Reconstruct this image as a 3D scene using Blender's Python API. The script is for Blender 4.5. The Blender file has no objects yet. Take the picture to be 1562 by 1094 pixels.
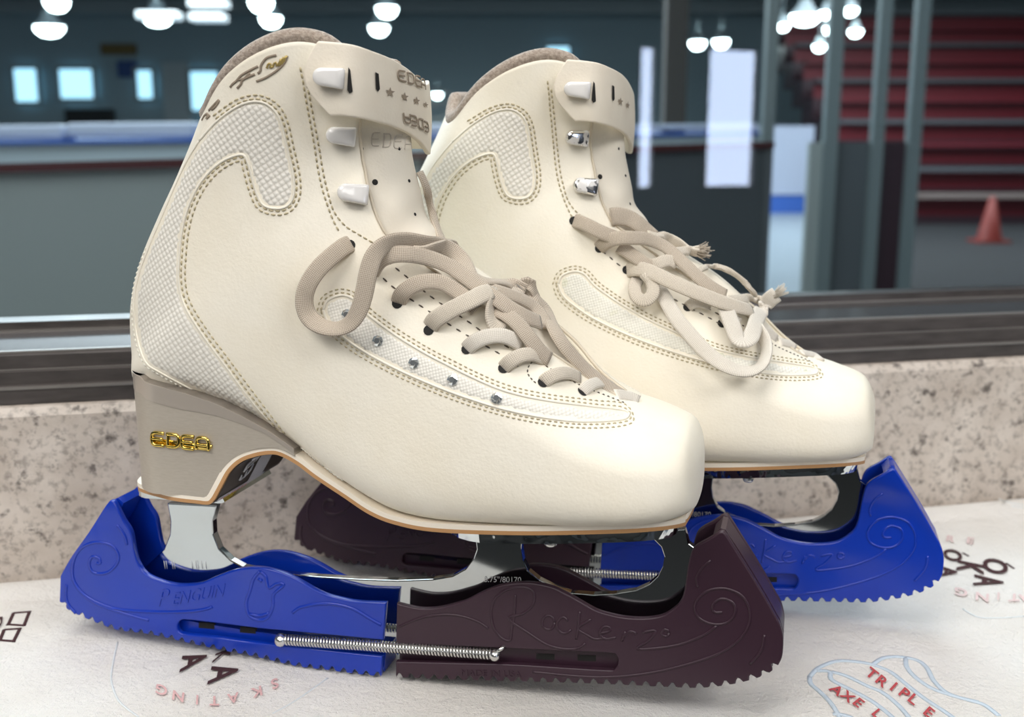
import bpy, bmesh, math, random
import numpy as np
from mathutils import Vector, Matrix
from mathutils.bvhtree import BVHTree
from mathutils.geometry import delaunay_2d_cdt
random.seed(4)
SC = bpy.context.scene
COL = SC.collection
W, H = 1562.0, 1094.0
FPX, PITCH, CAMH = 1600.0, 0.198, 0.223
CAM = Vector((0, 0, CAMH))
cp, sp = math.cos(PITCH), math.sin(PITCH)

# ------------------------------------------------------------------ camera
cd = bpy.data.cameras.new('camera'); cam = bpy.data.objects.new('camera', cd); COL.objects.link(cam)
cam.location = CAM; cam.rotation_euler = (math.pi/2 - PITCH, 0, 0)
cd.sensor_width = 36; cd.lens = FPX/W*36; cd.clip_start = .01; cd.clip_end = 200
cd.dof.use_dof = True; cd.dof.focus_distance = .425; cd.dof.aperture_fstop = 10.5
SC.camera = cam
SC.view_settings.view_transform = 'Standard'; SC.view_settings.look = 'None'
SC.view_settings.exposure = .1; SC.view_settings.gamma = 1

def ray(px, py):
    x = (px-W/2)/FPX; y = (H/2-py)/FPX
    return Vector((x, cp + y*sp, -sp + y*cp))
def at(px, py, Y):                      # world point at depth Y
    d = ray(px, py); return CAM + d*(Y/d.y)
def on_z(px, py, z=0.0):
    d = ray(px, py); return CAM + d*((z-CAMH)/d.z)

class Frame:
    def __init__(s, x, y, a):
        s.M = Matrix.Translation((x, y, 0)) @ Matrix.Rotation(-a, 4, 'Z'); s.I = s.M.inverted()
        s.c = s.I @ CAM; s.a = a; s.o = (x, y, 0)
    def ray(s, px, py): return (s.I.to_3x3() @ ray(px, py)).normalized()
    def on_v(s, px, py, v):
        d = s.ray(px, py); return s.c + d*((v-s.c.y)/d.y)
    def proj(s, p):
        q = s.M @ Vector(p) - CAM
        zc = q.y*cp - q.z*sp; yc = q.y*sp + q.z*cp
        return (W/2 + FPX*q.x/zc, H/2 - FPX*yc/zc)
F1 = Frame(0, .419, .268)
F2 = Frame(.0951, .4999, .268)

# ------------------------------------------------------------------ materials
def mat(name, color=(.8,.8,.8), rough=.5, metal=0, **kw):
    m = bpy.data.materials.new(name); m.use_nodes = True
    b = m.node_tree.nodes['Principled BSDF']
    b.inputs['Base Color'].default_value = (*color, 1); b.inputs['Roughness'].default_value = rough
    b.inputs['Metallic'].default_value = metal
    for k, v in kw.items():
        b.inputs[k.replace('_', ' ')].default_value = v
    return m
def N(m, t, **kw):
    n = m.node_tree.nodes.new(t)
    for k, v in kw.items():
        if hasattr(n, k): setattr(n, k, v)
        else: n.inputs[k.replace('_', ' ')].default_value = v
    return n
def L(m, a, b): m.node_tree.links.new(a, b)
def bsdf(m): return m.node_tree.nodes['Principled BSDF']
def coords(m, scale=(1,1,1), rot=(0,0,0)):
    tc = N(m, 'ShaderNodeTexCoord'); mp = N(m, 'ShaderNodeMapping')
    mp.inputs['Scale'].default_value = scale; mp.inputs['Rotation'].default_value = rot
    L(m, tc.outputs['Object'], mp.inputs['Vector']); return mp.outputs['Vector']
def noise(m, vec, scale, detail=4, rough=.55):
    n = N(m, 'ShaderNodeTexNoise'); n.inputs['Scale'].default_value = scale
    n.inputs['Detail'].default_value = detail; n.inputs['Roughness'].default_value = rough
    L(m, vec, n.inputs['Vector']); return n.outputs['Fac']
def ramp(m, fac, stops):
    r = N(m, 'ShaderNodeValToRGB'); e = r.color_ramp.elements
    while len(e) < len(stops): e.new(.5)
    for el, (p, c) in zip(e, stops): el.position = p; el.color = (*c, 1)
    L(m, fac, r.inputs['Fac']); return r.outputs['Color']
def bump(m, h, dist, strength=1.0, prev=None):
    b = N(m, 'ShaderNodeBump'); b.inputs['Distance'].default_value = dist; b.inputs['Strength'].default_value = strength
    L(m, h, b.inputs['Height'])
    if prev is not None: L(m, prev, b.inputs['Normal'])
    return b.outputs['Normal']

def leather(name, c1, c2, dirt=True):
    m = mat(name, c1, .52, Specular_IOR_Level=.35); v = coords(m)
    big = noise(m, v, 28, 3); fine = noise(m, v, 900, 3); mid = noise(m, v, 260, 3)
    col = ramp(m, big, [(.35, c2), (.62, c1)])
    if dirt:
        n2 = noise(m, v, 55, 6, .7)
        mask = ramp(m, n2, [(.64, (0,0,0)), (.8, (.32,.32,.32))])
        mx = N(m, 'ShaderNodeMix', data_type='RGBA'); L(m, mask, mx.inputs[0]); L(m, col, mx.inputs[6])
        mx.inputs[7].default_value = (.50,.44,.36,1); col = mx.outputs[2]
    L(m, col, bsdf(m).inputs['Base Color'])
    n1 = bump(m, mid, .0004, .35); n1 = bump(m, fine, .00022, .5, n1)
    L(m, n1, bsdf(m).inputs['Normal']); return m
M_LEATHER = leather('cream_leather', (.93,.875,.755), (.90,.835,.70))
M_TONGUE = leather('tongue_leather', (.83,.77,.66), (.78,.71,.60))
M_STRAP = leather('strap_leather', (.86,.79,.67), (.80,.72,.60))

def weave(name, c1, c2, pitch, depth, ang=.5):
    m = mat(name, c1, .6, Specular_IOR_Level=.25)
    v = coords(m, (1/pitch, 0.0001, 1/pitch)); 
    mp = N(m, 'ShaderNodeMapping'); mp.inputs['Rotation'].default_value = (0, ang, 0); L(m, v, mp.inputs['Vector'])
    vo = N(m, 'ShaderNodeTexVoronoi', voronoi_dimensions='3D'); vo.inputs['Scale'].default_value = 1; vo.inputs['Randomness'].default_value = .12
    L(m, mp.outputs['Vector'], vo.inputs['Vector'])
    L(m, ramp(m, vo.outputs['Distance'], [(.25, c1), (.62, c2)]), bsdf(m).inputs['Base Color'])
    inv = N(m, 'ShaderNodeMath', operation='SUBTRACT'); inv.inputs[0].default_value = 1; L(m, vo.outputs['Distance'], inv.inputs[1])
    L(m, bump(m, inv.outputs[0], depth, .9), bsdf(m).inputs['Normal']); return m
M_MESH = weave('raised_mesh_fabric', (.87,.84,.77), (.74,.70,.62), .0021, .0006, .55)
M_VAMP = weave('vamp_fabric', (.90,.87,.80), (.74,.71,.64), .0012, .0003, .3)
M_VAMPG = weave('stained_vamp_fabric', (.90,.88,.80), (.76,.74,.66), .0012, .0003, .3)
_c = bsdf(M_VAMPG).inputs['Base Color'].links[0].from_socket; _mx = N(M_VAMPG, 'ShaderNodeMix', data_type='RGBA', blend_type='MULTIPLY'); _mx.inputs[0].default_value = 1
_k = ramp(M_VAMPG, noise(M_VAMPG, coords(M_VAMPG), 75, 4), [(.54, (1,1,1)), (.72, (.66,.68,.40))]); L(M_VAMPG, _c, _mx.inputs[6]); L(M_VAMPG, _k, _mx.inputs[7]); L(M_VAMPG, _mx.outputs[2], bsdf(M_VAMPG).inputs['Base Color'])
def lace_mat(name, c1, c2):
    m = mat(name, c1, .85, Specular_IOR_Level=.2, Sheen_Weight=.2); tc = N(m, 'ShaderNodeUVMap')
    mp = N(m, 'ShaderNodeMapping'); mp.inputs['Scale'].default_value = (1,1,1); L(m, tc.outputs['UV'], mp.inputs['Vector'])
    mp.inputs['Rotation'].default_value = (0,0,.785)
    w = N(m, 'ShaderNodeTexChecker'); w.inputs['Scale'].default_value = 2100; L(m, mp.outputs['Vector'], w.inputs['Vector'])
    n = noise(m, coords(m), 1600, 3)
    a = N(m, 'ShaderNodeMath', operation='ADD'); L(m, w.outputs['Fac'], a.inputs[0]); L(m, n, a.inputs[1])
    h = N(m, 'ShaderNodeMath', operation='MULTIPLY'); L(m, a.outputs[0], h.inputs[0]); h.inputs[1].default_value = .5
    L(m, ramp(m, h.outputs[0], [(.22, c2), (.62, c1)]), bsdf(m).inputs['Base Color'])
    L(m, bump(m, h.outputs[0], .0004, .8), bsdf(m).inputs['Normal']); return m
M_LACE = lace_mat('grey_beige_lace', (.64,.555,.455), (.36,.295,.23))
M_LACE_L = lace_mat('light_lace', (.76,.69,.585), (.48,.41,.33))
M_LACE_W = lace_mat('white_lace', (.80,.75,.67), (.60,.54,.46))
M_THREAD = mat('tan_thread', (.50,.43,.28), .7)
M_THREAD_C = mat('cream_thread', (.70,.63,.47), .7)
M_THREAD_D = mat('dark_thread', (.10,.08,.06), .7)
M_THREAD_W = mat('white_thread', (.82,.79,.70), .6)
M_INK = mat('taupe_embroidery', (.30,.24,.18), .7)
M_GOLDINK = mat('gold_embroidery', (.50,.38,.14), .45, .6)
M_FAINT = mat('faint_grey_print', (.62,.56,.48), .6)
def lining():
    m = mat('taupe_lining', (.40,.33,.265), .9, Sheen_Weight=.4); v = coords(m)
    f = noise(m, v, 700, 4)
    L(m, ramp(m, f, [(.3, (.27,.21,.165)), (.7, (.48,.40,.33))]), bsdf(m).inputs['Base Color'])
    L(m, bump(m, f, .0012, .8), bsdf(m).inputs['Normal']); return m
M_LINING = lining()
M_BEAD = mat('cream_edge_bead', (.88,.83,.72), .5)
M_EDGE = mat('shaded_leather_edge', (.66,.58,.46), .6)
M_SOLE = mat('cream_welt', (.90,.82,.70), .45)
M_SOLEB = mat('tan_sole_edge', (.50,.27,.115), .55)
M_UNDER = mat('dark_brown_sole_underside', (.062,.047,.035), .4)
M_LABELW = mat('white_sole_label', (.62,.62,.64), .4)
M_REDINK = mat('red_ink', (.55,.05,.05), .5)
def heelm():
    m = mat('taupe_metallic_lacquer', (.42,.37,.31), .42, .25, Specular_IOR_Level=.5); v = coords(m, (300, 300, 1500))
    n = noise(m, v, 1, 3); L(m, ramp(m, n, [(.3, (.46,.41,.345)), (.7, (.50,.45,.385))]), bsdf(m).inputs['Base Color']); return m
M_HEEL = heelm()
M_HEELBAND = mat('light_taupe_band', (.52,.46,.40), .3, .4)
M_GOLD = mat('polished_gold', (.72,.53,.14), .16, 1)
M_CHROME = mat('polished_chrome', (.56,.59,.60), .06, 1)
M_CHROMEW = mat('wavy_polished_chrome', (.66,.69,.70), .07, 1)
L(M_CHROMEW, bump(M_CHROMEW, noise(M_CHROMEW, coords(M_CHROMEW), 95, 2), .0016, 1), bsdf(M_CHROMEW).inputs['Normal'])
M_STEEL = mat('satin_steel', (.66,.68,.67), .22, 1)
M_SPRING = mat('spring_steel', (.78,.78,.76), .24, 1)
M_HOOK = mat('white_enamel', (.84,.82,.80), .15, Coat_Weight=.6)
def hookworn():
    m = mat('chipped_white_enamel', (.84,.82,.80), .16); v = coords(m); n = noise(m, v, 190, 2)
    f = ramp(m, n, [(.44, (0,0,0)), (.47, (1,1,1))])
    L(m, f, bsdf(m).inputs['Metallic']); return m
M_HOOKW = hookworn()
M_BLACK = mat('black_hole', (.012,.011,.01), .8)
M_CRYSTAL = mat('crystal', (.8,.84,.86), .03, .85)
def plastic(name, c, rough, dist):
    m = mat(name, c, rough, Specular_IOR_Level=.5, Coat_Weight=.15, Coat_Roughness=.25); v = coords(m)
    n = noise(m, v, 26, 1); L(m, bump(m, n, dist, 1), bsdf(m).inputs['Normal']); return m
M_BLUE = plastic('glossy_blue_plastic', (.003,.035,.40), .24, .0075)
M_PURPLE = plastic('matte_plum_plastic', (.034,.012,.024), .46, .0012)
def granite():
    m = mat('speckled_granite', (.5,.46,.42), .35); v = coords(m)
    a = noise(m, v, 40, 4, .6); b = noise(m, v, 120, 5, .65); c = noise(m, v, 230, 3, .6)
    base = ramp(m, a, [(.3, (.47,.405,.35)), (.7, (.63,.565,.505))])
    d = ramp(m, b, [(.32, (.12,.11,.11)), (.43, (1,1,1))])
    w = ramp(m, c, [(.34, (.45,.44,.44)), (.5, (1,1,1))])
    m1 = N(m, 'ShaderNodeMix', data_type='RGBA', blend_type='MULTIPLY'); m1.inputs[0].default_value = .8
    L(m, base, m1.inputs[6]); L(m, d, m1.inputs[7])
    m2 = N(m, 'ShaderNodeMix', data_type='RGBA', blend_type='MULTIPLY'); m2.inputs[0].default_value = .7
    L(m, m1.outputs[2], m2.inputs[6]); L(m, w, m2.inputs[7])
    L(m, m2.outputs[2], bsdf(m).inputs['Base Color']); return m
M_GRANITE = granite()
def towelm():
    m = mat('white_plush_fleece', (.86,.83,.79), .95, Sheen_Weight=.35, Sheen_Roughness=.5, Specular_IOR_Level=.1); v = coords(m)
    a = noise(m, v, 14, 3); b = noise(m, v, 420, 5, .7); c = noise(m, v, 90, 4, .6)
    L(m, ramp(m, a, [(.35, (.82,.78,.73)), (.65, (.88,.855,.82))]), bsdf(m).inputs['Base Color'])
    n = bump(m, c, .0028, .8); n = bump(m, b, .0018, 1, n); L(m, n, bsdf(m).inputs['Normal']); return m
M_TOWEL = towelm()
def inkm(name, c, fuzz=.55):
    m = mat(name, c, .95); v = coords(m); b = noise(m, v, 420, 5, .7)
    L(m, bump(m, b, .0012, .8), bsdf(m).inputs['Normal']); return m
M_PDARK = inkm('dark_plum_pile', (.055,.018,.022)); M_PPINK = inkm('faded_pink_pile', (.74,.46,.45))
M_PPINK2 = inkm('pale_pink_pile', (.78,.60,.59))
M_PRED = inkm('red_pile', (.50,.07,.08)); M_PBLUE = inkm('pale_blue_pile', (.58,.67,.76)); M_PBLUE2 = inkm('faint_blue_pile', (.76,.79,.80))
def bronze():
    m = mat('dark_bronze_aluminium', (.10,.088,.085), .30, .4); v = coords(m, (6, 200, 200)); n = noise(m, v, 1, 4)
    L(m, ramp(m, n, [(.3, (.075,.066,.063)), (.7, (.12,.105,.10))]), bsdf(m).inputs['Base Color']); return m
M_FRAME = bronze()
M_FRAMEHI = mat('highlight_aluminium', (.30,.28,.26), .4, .7)
def thin_glass():
    m = bpy.data.materials.new('window_glass'); m.use_nodes = True; nt = m.node_tree; nt.nodes.clear()
    o = nt.nodes.new('ShaderNodeOutputMaterial'); mx = nt.nodes.new('ShaderNodeMixShader'); t = nt.nodes.new('ShaderNodeBsdfTransparent')
    g = nt.nodes.new('ShaderNodeBsdfGlossy'); g.inputs['Roughness'].default_value = .0; f = nt.nodes.new('ShaderNodeFresnel'); f.inputs['IOR'].default_value = 1.75
    t.inputs['Color'].default_value = (.86,.93,.95,1)
    nt.links.new(f.outputs[0], mx.inputs[0]); nt.links.new(t.outputs[0], mx.inputs[1]); nt.links.new(g.outputs[0], mx.inputs[2]); nt.links.new(mx.outputs[0], o.inputs[0]); return m
M_GLASS = thin_glass()
def emit(name, c, s):
    m = mat(name, (.8,.8,.8), .5); b = bsdf(m); b.inputs['Emission Color'].default_value = (*c, 1); b.inputs['Emission Strength'].default_value = s; return m

# ------------------------------------------------------------------ object helpers
def link(name, me, m=None, parent=None, label=None):
    o = bpy.data.objects.new(name, me); COL.objects.link(o)
    if m is not None:
        for x in (m if isinstance(m, (list, tuple)) else [m]): me.materials.append(x)
    if parent is not None: o.parent = parent
    if label: o['label'] = label
    return o
def thing(o, label, cat, group=None):
    o['label'] = label; o['category'] = cat
    if group: o['group'] = group
    return o
def struct(o): o['kind'] = 'structure'; return o
def empty(name, loc=(0,0,0), rz=0):
    o = bpy.data.objects.new(name, None); COL.objects.link(o); o.location = loc; o.rotation_euler = (0,0,rz); o.empty_display_size = .02; return o
def mesh(vs, fs, smooth=True, uv=None):
    me = bpy.data.meshes.new('m'); me.from_pydata([tuple(v) for v in vs], [], fs); me.validate(); me.update()
    if smooth: me.polygons.foreach_set('use_smooth', [True]*len(me.polygons))
    if uv is not None:
        l = me.uv_layers.new(name='UVMap')
        for lp in me.loops: l.data[lp.index].uv = uv[lp.vertex_index]
    return me
def recalc(me):
    bm = bmesh.new(); bm.from_mesh(me); bmesh.ops.recalc_face_normals(bm, faces=bm.faces); bm.to_mesh(me); bm.free(); return me
class MB:
    def __init__(s): s.v = []; s.f = []; s.uv = []
    def add(s, vs, fs, uv=None):
        b = len(s.v); s.v += [Vector(v) for v in vs]; s.f += [tuple(i+b for i in f) for f in fs]; s.uv += list(uv) if uv else [(0,0)]*len(vs)
    def me(s, smooth=True, uv=False): return mesh(s.v, s.f, smooth, s.uv if uv else None)
    def box(s, a, b):
        x0,y0,z0 = a; x1,y1,z1 = b
        s.add([(x0,y0,z0),(x1,y0,z0),(x1,y1,z0),(x0,y1,z0),(x0,y0,z1),(x1,y0,z1),(x1,y1,z1),(x0,y1,z1)],
              [(0,3,2,1),(4,5,6,7),(0,1,5,4),(1,2,6,5),(2,3,7,6),(3,0,4,7)])
    def slab(s, pts, off):                      # polygon extruded by a vector
        n = len(pts); off = Vector(off); p = [Vector(q) for q in pts]
        s.add(p + [q+off for q in p], [tuple(range(n))[::-1], tuple(range(n, 2*n))] + [(i, (i+1)%n, n+(i+1)%n, n+i) for i in range(n)])
def bevel(o, w, seg=2, ang=.6):
    b = o.modifiers.new('b', 'BEVEL'); b.width = w; b.segments = seg; b.limit_method = 'ANGLE'; b.angle_limit = ang; return o

def catmull(P, n):
    P = np.asarray(P, float); k = len(P); out = []
    T = np.linspace(0, k-1, n)
    for t in T:
        i = min(int(t), k-2); u = t-i
        p0 = P[max(i-1,0)]; p1 = P[i]; p2 = P[i+1]; p3 = P[min(i+2,k-1)]
        out.append(.5*((2*p1)+(-p0+p2)*u+(2*p0-5*p1+4*p2-p3)*u*u+(-p0+3*p1-3*p2+p3)*u**3))
    return np.array(out)
def smooth_path(P, step):
    """Catmull-Rom through P, resampled by arc length"""
    P = np.asarray(P, float); D = catmull(P, max(2, (len(P)-1)*12+1)) if len(P) > 2 else P
    d = np.r_[0, np.cumsum(np.linalg.norm(np.diff(D, axis=0)[:, :3], axis=1))]
    n = max(2, int(round(d[-1]/step))+1); t = np.linspace(0, d[-1], n)
    return np.stack([np.interp(t, d, D[:, j]) for j in range(D.shape[1])], 1)
def tube(mb, P, r, seg=8, closed=False, flat=None, cap=True):
    """round tube along P (list of Vectors); flat=(normals, ratio) flattens along the normals"""
    P = [Vector(p) for p in P]; n = len(P)
    rr = r if hasattr(r, '__len__') else [r]*n
    T = []
    for i in range(n):
        a = P[(i-1) % n] if (closed or i > 0) else P[0]; b = P[(i+1) % n] if (closed or i < n-1) else P[-1]
        t = (b-a); T.append(t.normalized() if t.length > 1e-12 else Vector((1,0,0)))
    ref = Vector((0,0,1)) if abs(T[0].z) < .9 else Vector((0,1,0))
    u = T[0].cross(ref).normalized(); vs = []
    for i in range(n):
        u = (u - T[i]*u.dot(T[i])); u = u.normalized() if u.length > 1e-9 else T[i].orthogonal().normalized()
        k = 1
        if flat: u = flat[0][i] - T[i]*flat[0][i].dot(T[i]); u.normalize(); k = flat[1]
        w = T[i].cross(u)
        for j in range(seg):
            a = 2*math.pi*j/seg; vs.append(P[i] + u*(math.cos(a)*rr[i]*k) + w*(math.sin(a)*rr[i]))
    fs = []
    for i in range(n if closed else n-1):
        for j in range(seg):
            a = i*seg+j; b = i*seg+(j+1)%seg; c = ((i+1)%n)*seg+(j+1)%seg; d = ((i+1)%n)*seg+j
            fs.append((a, b, c, d))
    if cap and not closed:
        fs.append(tuple(range(seg))[::-1]); fs.append(tuple(range((n-1)*seg, n*seg)))
    mb.add(vs, fs)

def glyphs(txt, extrude=0, shear=0, bev=0, bold=0):
    """text as a mesh in its own xy plane: (verts, faces), cap height about .7, x from 0"""
    cu = bpy.data.curves.new('t', 'FONT'); cu.body = txt; cu.size = 1; cu.extrude = extrude; cu.shear = shear; cu.bevel_depth = bev; cu.offset = bold; cu.resolution_u = 4
    o = bpy.data.objects.new('t', cu); COL.objects.link(o)
    bpy.context.view_layer.update()
    me = bpy.data.meshes.new_from_object(o.evaluated_get(bpy.context.evaluated_depsgraph_get()))
    bm = bmesh.new(); bm.from_mesh(me); bmesh.ops.triangulate(bm, faces=bm.faces)
    vs = [v.co.copy() for v in bm.verts]; fs = [tuple(v.index for v in f.verts) for f in bm.faces]
    bm.free(); bpy.data.objects.remove(o); bpy.data.curves.remove(cu); bpy.data.meshes.remove(me)
    return vs, fs

# ------------------------------------------------------------------ BOOT surface (skate-local: x toe, y away from camera side, z up)
# A pixel, vA ; B pixel, vB ; half width mm ; nA nB taper lift(mm)
SEC = [
 ((1070,738),0,(1071,676),0, 13, 2.2,2.2, 0.0, 0),
 ((1064,770),-.012,(1062,654),0, 24, 2.4,2.2, .02, 0),
 ((1052,790),-.024,(1046,639),0, 33, 2.8,2.2, .04, 0),
 ((1015,805),-.034,(1000,621),0, 40, 4.0,2.2, .05, 0),
 ((960,811),-.038,(955,603),0, 43.5, 4.6,2.1, .07, 0),
 ((890,813),-.040,(905,566),0, 45, 4.8,2.0, .09, 0),
 ((810,813),-.040,(855,510),0, 44.5, 4.8,2.0, .10, 0),
 ((730,811),-.039,(800,458),0, 43, 4.8,2.0, .11, 0),
 ((655,806),-.037,(745,420),0, 40.5, 4.8,2.0, .11, 0),
 ((595,791),-.034,(705,393),0, 38, 4.8,2.0, .10, 0),
 ((545,766),-.032,(680,372),0, 36, 4.8,2.0, .07, 0),
 ((490,728),-.030,(666,350),0, 34.5, 4.8,2.0, .04, 0),
 ((440,692),-.029,(650,325),.002, 33.5, 4.4,2.0, .01, 0),
 ((370,647),-.028,(645,295),.003, 33, 4.0,2.0, -.02, 0),
 ((290,612),-.024,(638,265),.003, 33, 3.8,2.0, -.03, 0),
 ((229,586),-.006,(632,238),.003, 33, 3.3,2.1, -.03, 0),
 ((216,540),0,(630,218),.003, 32.5, 2.2,2.1, 0, 0),
 ((212,470),0,(628,200),.003, 32, 2.1,2.1, .0, 0),
 ((227,400),0,(627,180),.003, 32, 2.1,2.1, .0, 0),
 ((255,332),0,(626,160),.003, 33, 2.1,2.1, .0, 0),
 ((284,270),0,(624,143),.003, 34.5, 2.1,2.1, .0, 0),
 ((309,212),0,(620,129),.003, 36, 2.1,2.1, .0, 0),
 ((325,170),0,(612,116),.003, 37, 2.1,2.1, .0, 0),
]
rows_raw = []
for (a, va, b, vb, w, nA, nB, tp, lift) in SEC:
    A = F1.on_v(a[0], a[1], va); B = F1.on_v(b[0], b[1], vb)
    rows_raw.append([A.x, A.z, B.x, B.z, w/1000, nA, nB, tp, lift/1000])
NR = 120
ROWS = catmull(rows_raw, NR)
def spt(r, phi):
    ax, az, bx, bz, w, nA, nB, tp, lift = ROWS[r]
    c, s = math.cos(phi), math.sin(phi)
    n = nA if c > 0 else nB
    a = math.copysign(abs(c)**(2/n), c); y = math.copysign(abs(s)**(2/n), s)
    x = (ax+bx)/2 + (ax-bx)/2*a; z = (az+bz)/2 + (az-bz)/2*a
    return Vector((x, -y*w*(1+tp*a), z + lift*abs(s)))          # phi in (0,pi): near side
# facing edge: where the leather stops and the tongue begins (traced on the near side)
RIM = [(300,190),(312,170),(320,151),(330,133),(345,114),(370,93),(400,76),(430,66),(455,62.5),(478,65),(510,74),(560,104),(620,142),(700,175)]
RX, RY = [p[0] for p in RIM], [p[1] for p in RIM]
R_L0 = int((NR-1)*16.2/(len(SEC)-1)); PH_T = np.linspace(0, math.pi, 61); LIFT = np.zeros(61)
for k in range(61):
    for it in range(12):
        p = spt(NR-1, PH_T[k]); p.z += LIFT[k]; x, y = F1.proj(p); LIFT[k] += (y-float(np.interp(x, RX, RY)))*.00026*.8
for _ in range(3): LIFT[1:-1] = (LIFT[:-2]+2*LIFT[1:-1]+LIFT[2:])/4
_spt0 = spt
def spt(r, phi):
    p = _spt0(r, phi)
    if r > R_L0:
        q = phi if phi <= math.pi else 2*math.pi-phi
        p.z += float(np.interp(q, PH_T, LIFT))*((r-R_L0)/(NR-1-R_L0))**1.6
    return p
EDGE = [(575,60),(556,150),(548,195),(553,240),(562,285),(573,328),(585,355),(615,378),(665,415),(730,462),(800,512),(865,556),(925,590),(968,611)]
EP = np.array(EDGE, float)
def edist(p):
    best = 1e9
    for i in range(len(EP)-1):
        a, b = EP[i], EP[i+1]; t = np.clip(np.dot(p-a, b-a)/np.dot(b-a, b-a), 0, 1); best = min(best, np.linalg.norm(p-a-t*(b-a)))
    return best
R_GAP0 = next(i for i in range(NR) if i*(len(SEC)-1)/(NR-1) > 3.9)
phig = []
for r in range(NR):
    if r < R_GAP0: phig.append(None); continue
    ph = np.linspace(1.75, 3.06, 70); d = [edist(np.array(F1.proj(spt(r, p)))) for p in ph]
    phig.append(float(ph[int(np.argmin(d))]))
g = np.array([p for p in phig[R_GAP0:]])
g[0:3] = [3.02, 2.95, 2.88]
for _ in range(6): g[1:-1] = (g[:-2]+2*g[1:-1]+g[2:])/4
phig = [float(g[0])]*R_GAP0 + list(map(float, g))
N1, N2 = 44, 8
def phis(r):
    return list(np.linspace(0, phig[r], N1+1)) + list(np.linspace(phig[r], math.pi, N2+1))[1:]
NC = 2*(N1+N2)
def ring(r):
    h = phis(r); return h + [2*math.pi - p for p in h[-2:0:-1]]
bv = [spt(r, p) for r in range(NR) for p in ring(r)]
tipA, tipB = bv[0], bv[N1+N2]
tip = F1.on_v(1073.5, 706, 0)
bf_all, bf_boot = [], []
for r in range(NR-1):
    for c in range(NC):
        f = (r*NC+c, r*NC+(c+1)%NC, (r+1)*NC+(c+1)%NC, (r+1)*NC+c)
        bf_all.append(f)
        if not (r >= R_GAP0 and N1 <= c < N1+2*N2): bf_boot.append(f)
bv.append(tip); ti = len(bv)-1
for c in range(NC): bf_all.append((ti, (c+1)%NC, c)); bf_boot.append((ti, (c+1)%NC, c))
BVH = BVHTree.FromPolygons(bv, bf_all)

class Surf:                      # pixel -> boot surface for one skate
    def __init__(s, F, tree=None): s.F = F; s.T = tree or BVH
    def hit(s, px, py, off=0.0):
        """point on the boot seen at this pixel, raised by off; returns (point, normal)"""
        d = s.F.ray(px, py); loc, nrm, idx, dist = s.T.ray_cast(s.F.c, d)
        if loc is None:
            best = None
            for t in np.linspace(.3, .75, 90):
                p = s.F.c + d*t; l, n, i, ds = s.T.find_nearest(p)
                if best is None or ds < best[0]: best = (ds, p, n)
            loc, nrm = best[1], best[2]
        if nrm.dot(d) > 0: nrm = -nrm
        return loc + nrm*off, nrm
    def surf(s, px, py, off=0.0):
        """as hit(), but a ray that misses is pulled back onto the boot's outline"""
        d = s.F.ray(px, py); loc, nrm, idx, dist = s.T.ray_cast(s.F.c, d)
        if loc is None:
            q, n0 = s.hit(px, py); loc, nrm, i, ds = s.T.find_nearest(q)
        if nrm.dot(d) > 0 and False: nrm = -nrm
        return loc + nrm*off, nrm
S1, S2 = Surf(F1), Surf(F2)

def pix_path(P, step=4):
    P = np.asarray(P, float); D = catmull(P, (len(P)-1)*10+1) if len(P) > 2 else P
    d = np.r_[0, np.cumsum(np.linalg.norm(np.diff(D, axis=0), axis=1))]; d = d + np.arange(len(d))*1e-9; n = max(2, int(d[-1]/step)+1); t = np.linspace(0, d[-1], n)
    return np.stack([np.interp(t, d, D[:, 0]), np.interp(t, d, D[:, 1])], 1)
def offset_poly(P, o):
    P = np.asarray(P, float); n = len(P); out = []
    area = .5*sum(P[i][0]*P[(i+1)%n][1]-P[(i+1)%n][0]*P[i][1] for i in range(n)); sgn = 1 if area > 0 else -1
    for i in range(n):
        t = P[(i+1)%n]-P[i-1]; t = t/(np.linalg.norm(t)+1e-9); out.append(P[i] + o*sgn*np.array([t[1], -t[0]]))
    return np.array(out)
def panel_mesh(S, poly, off, grid=5.0, mirror=True, edge_drop=.0006):
    """polygon given on the visible side, laid on the boot; returned with its twin on the far side"""
    P = [tuple(p) for p in poly]; n = len(P)
    xs = [p[0] for p in P]; ys = [p[1] for p in P]; pts = list(P)
    def inside(x, y):
        c = False; j = n-1
        for i in range(n):
            if (P[i][1] > y) != (P[j][1] > y) and x < (P[j][0]-P[i][0])*(y-P[i][1])/(P[j][1]-P[i][1])+P[i][0]: c = not c
            j = i
        return c
    PA = np.array(P)
    for x in np.arange(min(xs), max(xs), grid):
        for y in np.arange(min(ys), max(ys), grid):
            if inside(x, y) and np.min(np.hypot(PA[:,0]-x, PA[:,1]-y)) > grid*.6: pts.append((x, y))
    res = delaunay_2d_cdt([Vector(p) for p in pts], [(i, (i+1) % n) for i in range(n)], [], 1, 1e-4)
    v2, fs = res[0], res[2]
    V = []; border = set(i for i in range(len(v2)) if min(math.hypot(v2[i].x-p[0], v2[i].y-p[1]) for p in P) < .01)
    for i, p in enumerate(v2): V.append(S.surf(p.x, p.y, off if i not in border else off-edge_drop)[0])
    mb = MB(); mb.add(V, [tuple(f) for f in fs])
    if mirror: mb.add([Vector((p.x, -p.y, p.z)) for p in V], [tuple(f)[::-1] for f in fs])
    me = recalc(mb.me())
    return me
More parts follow.
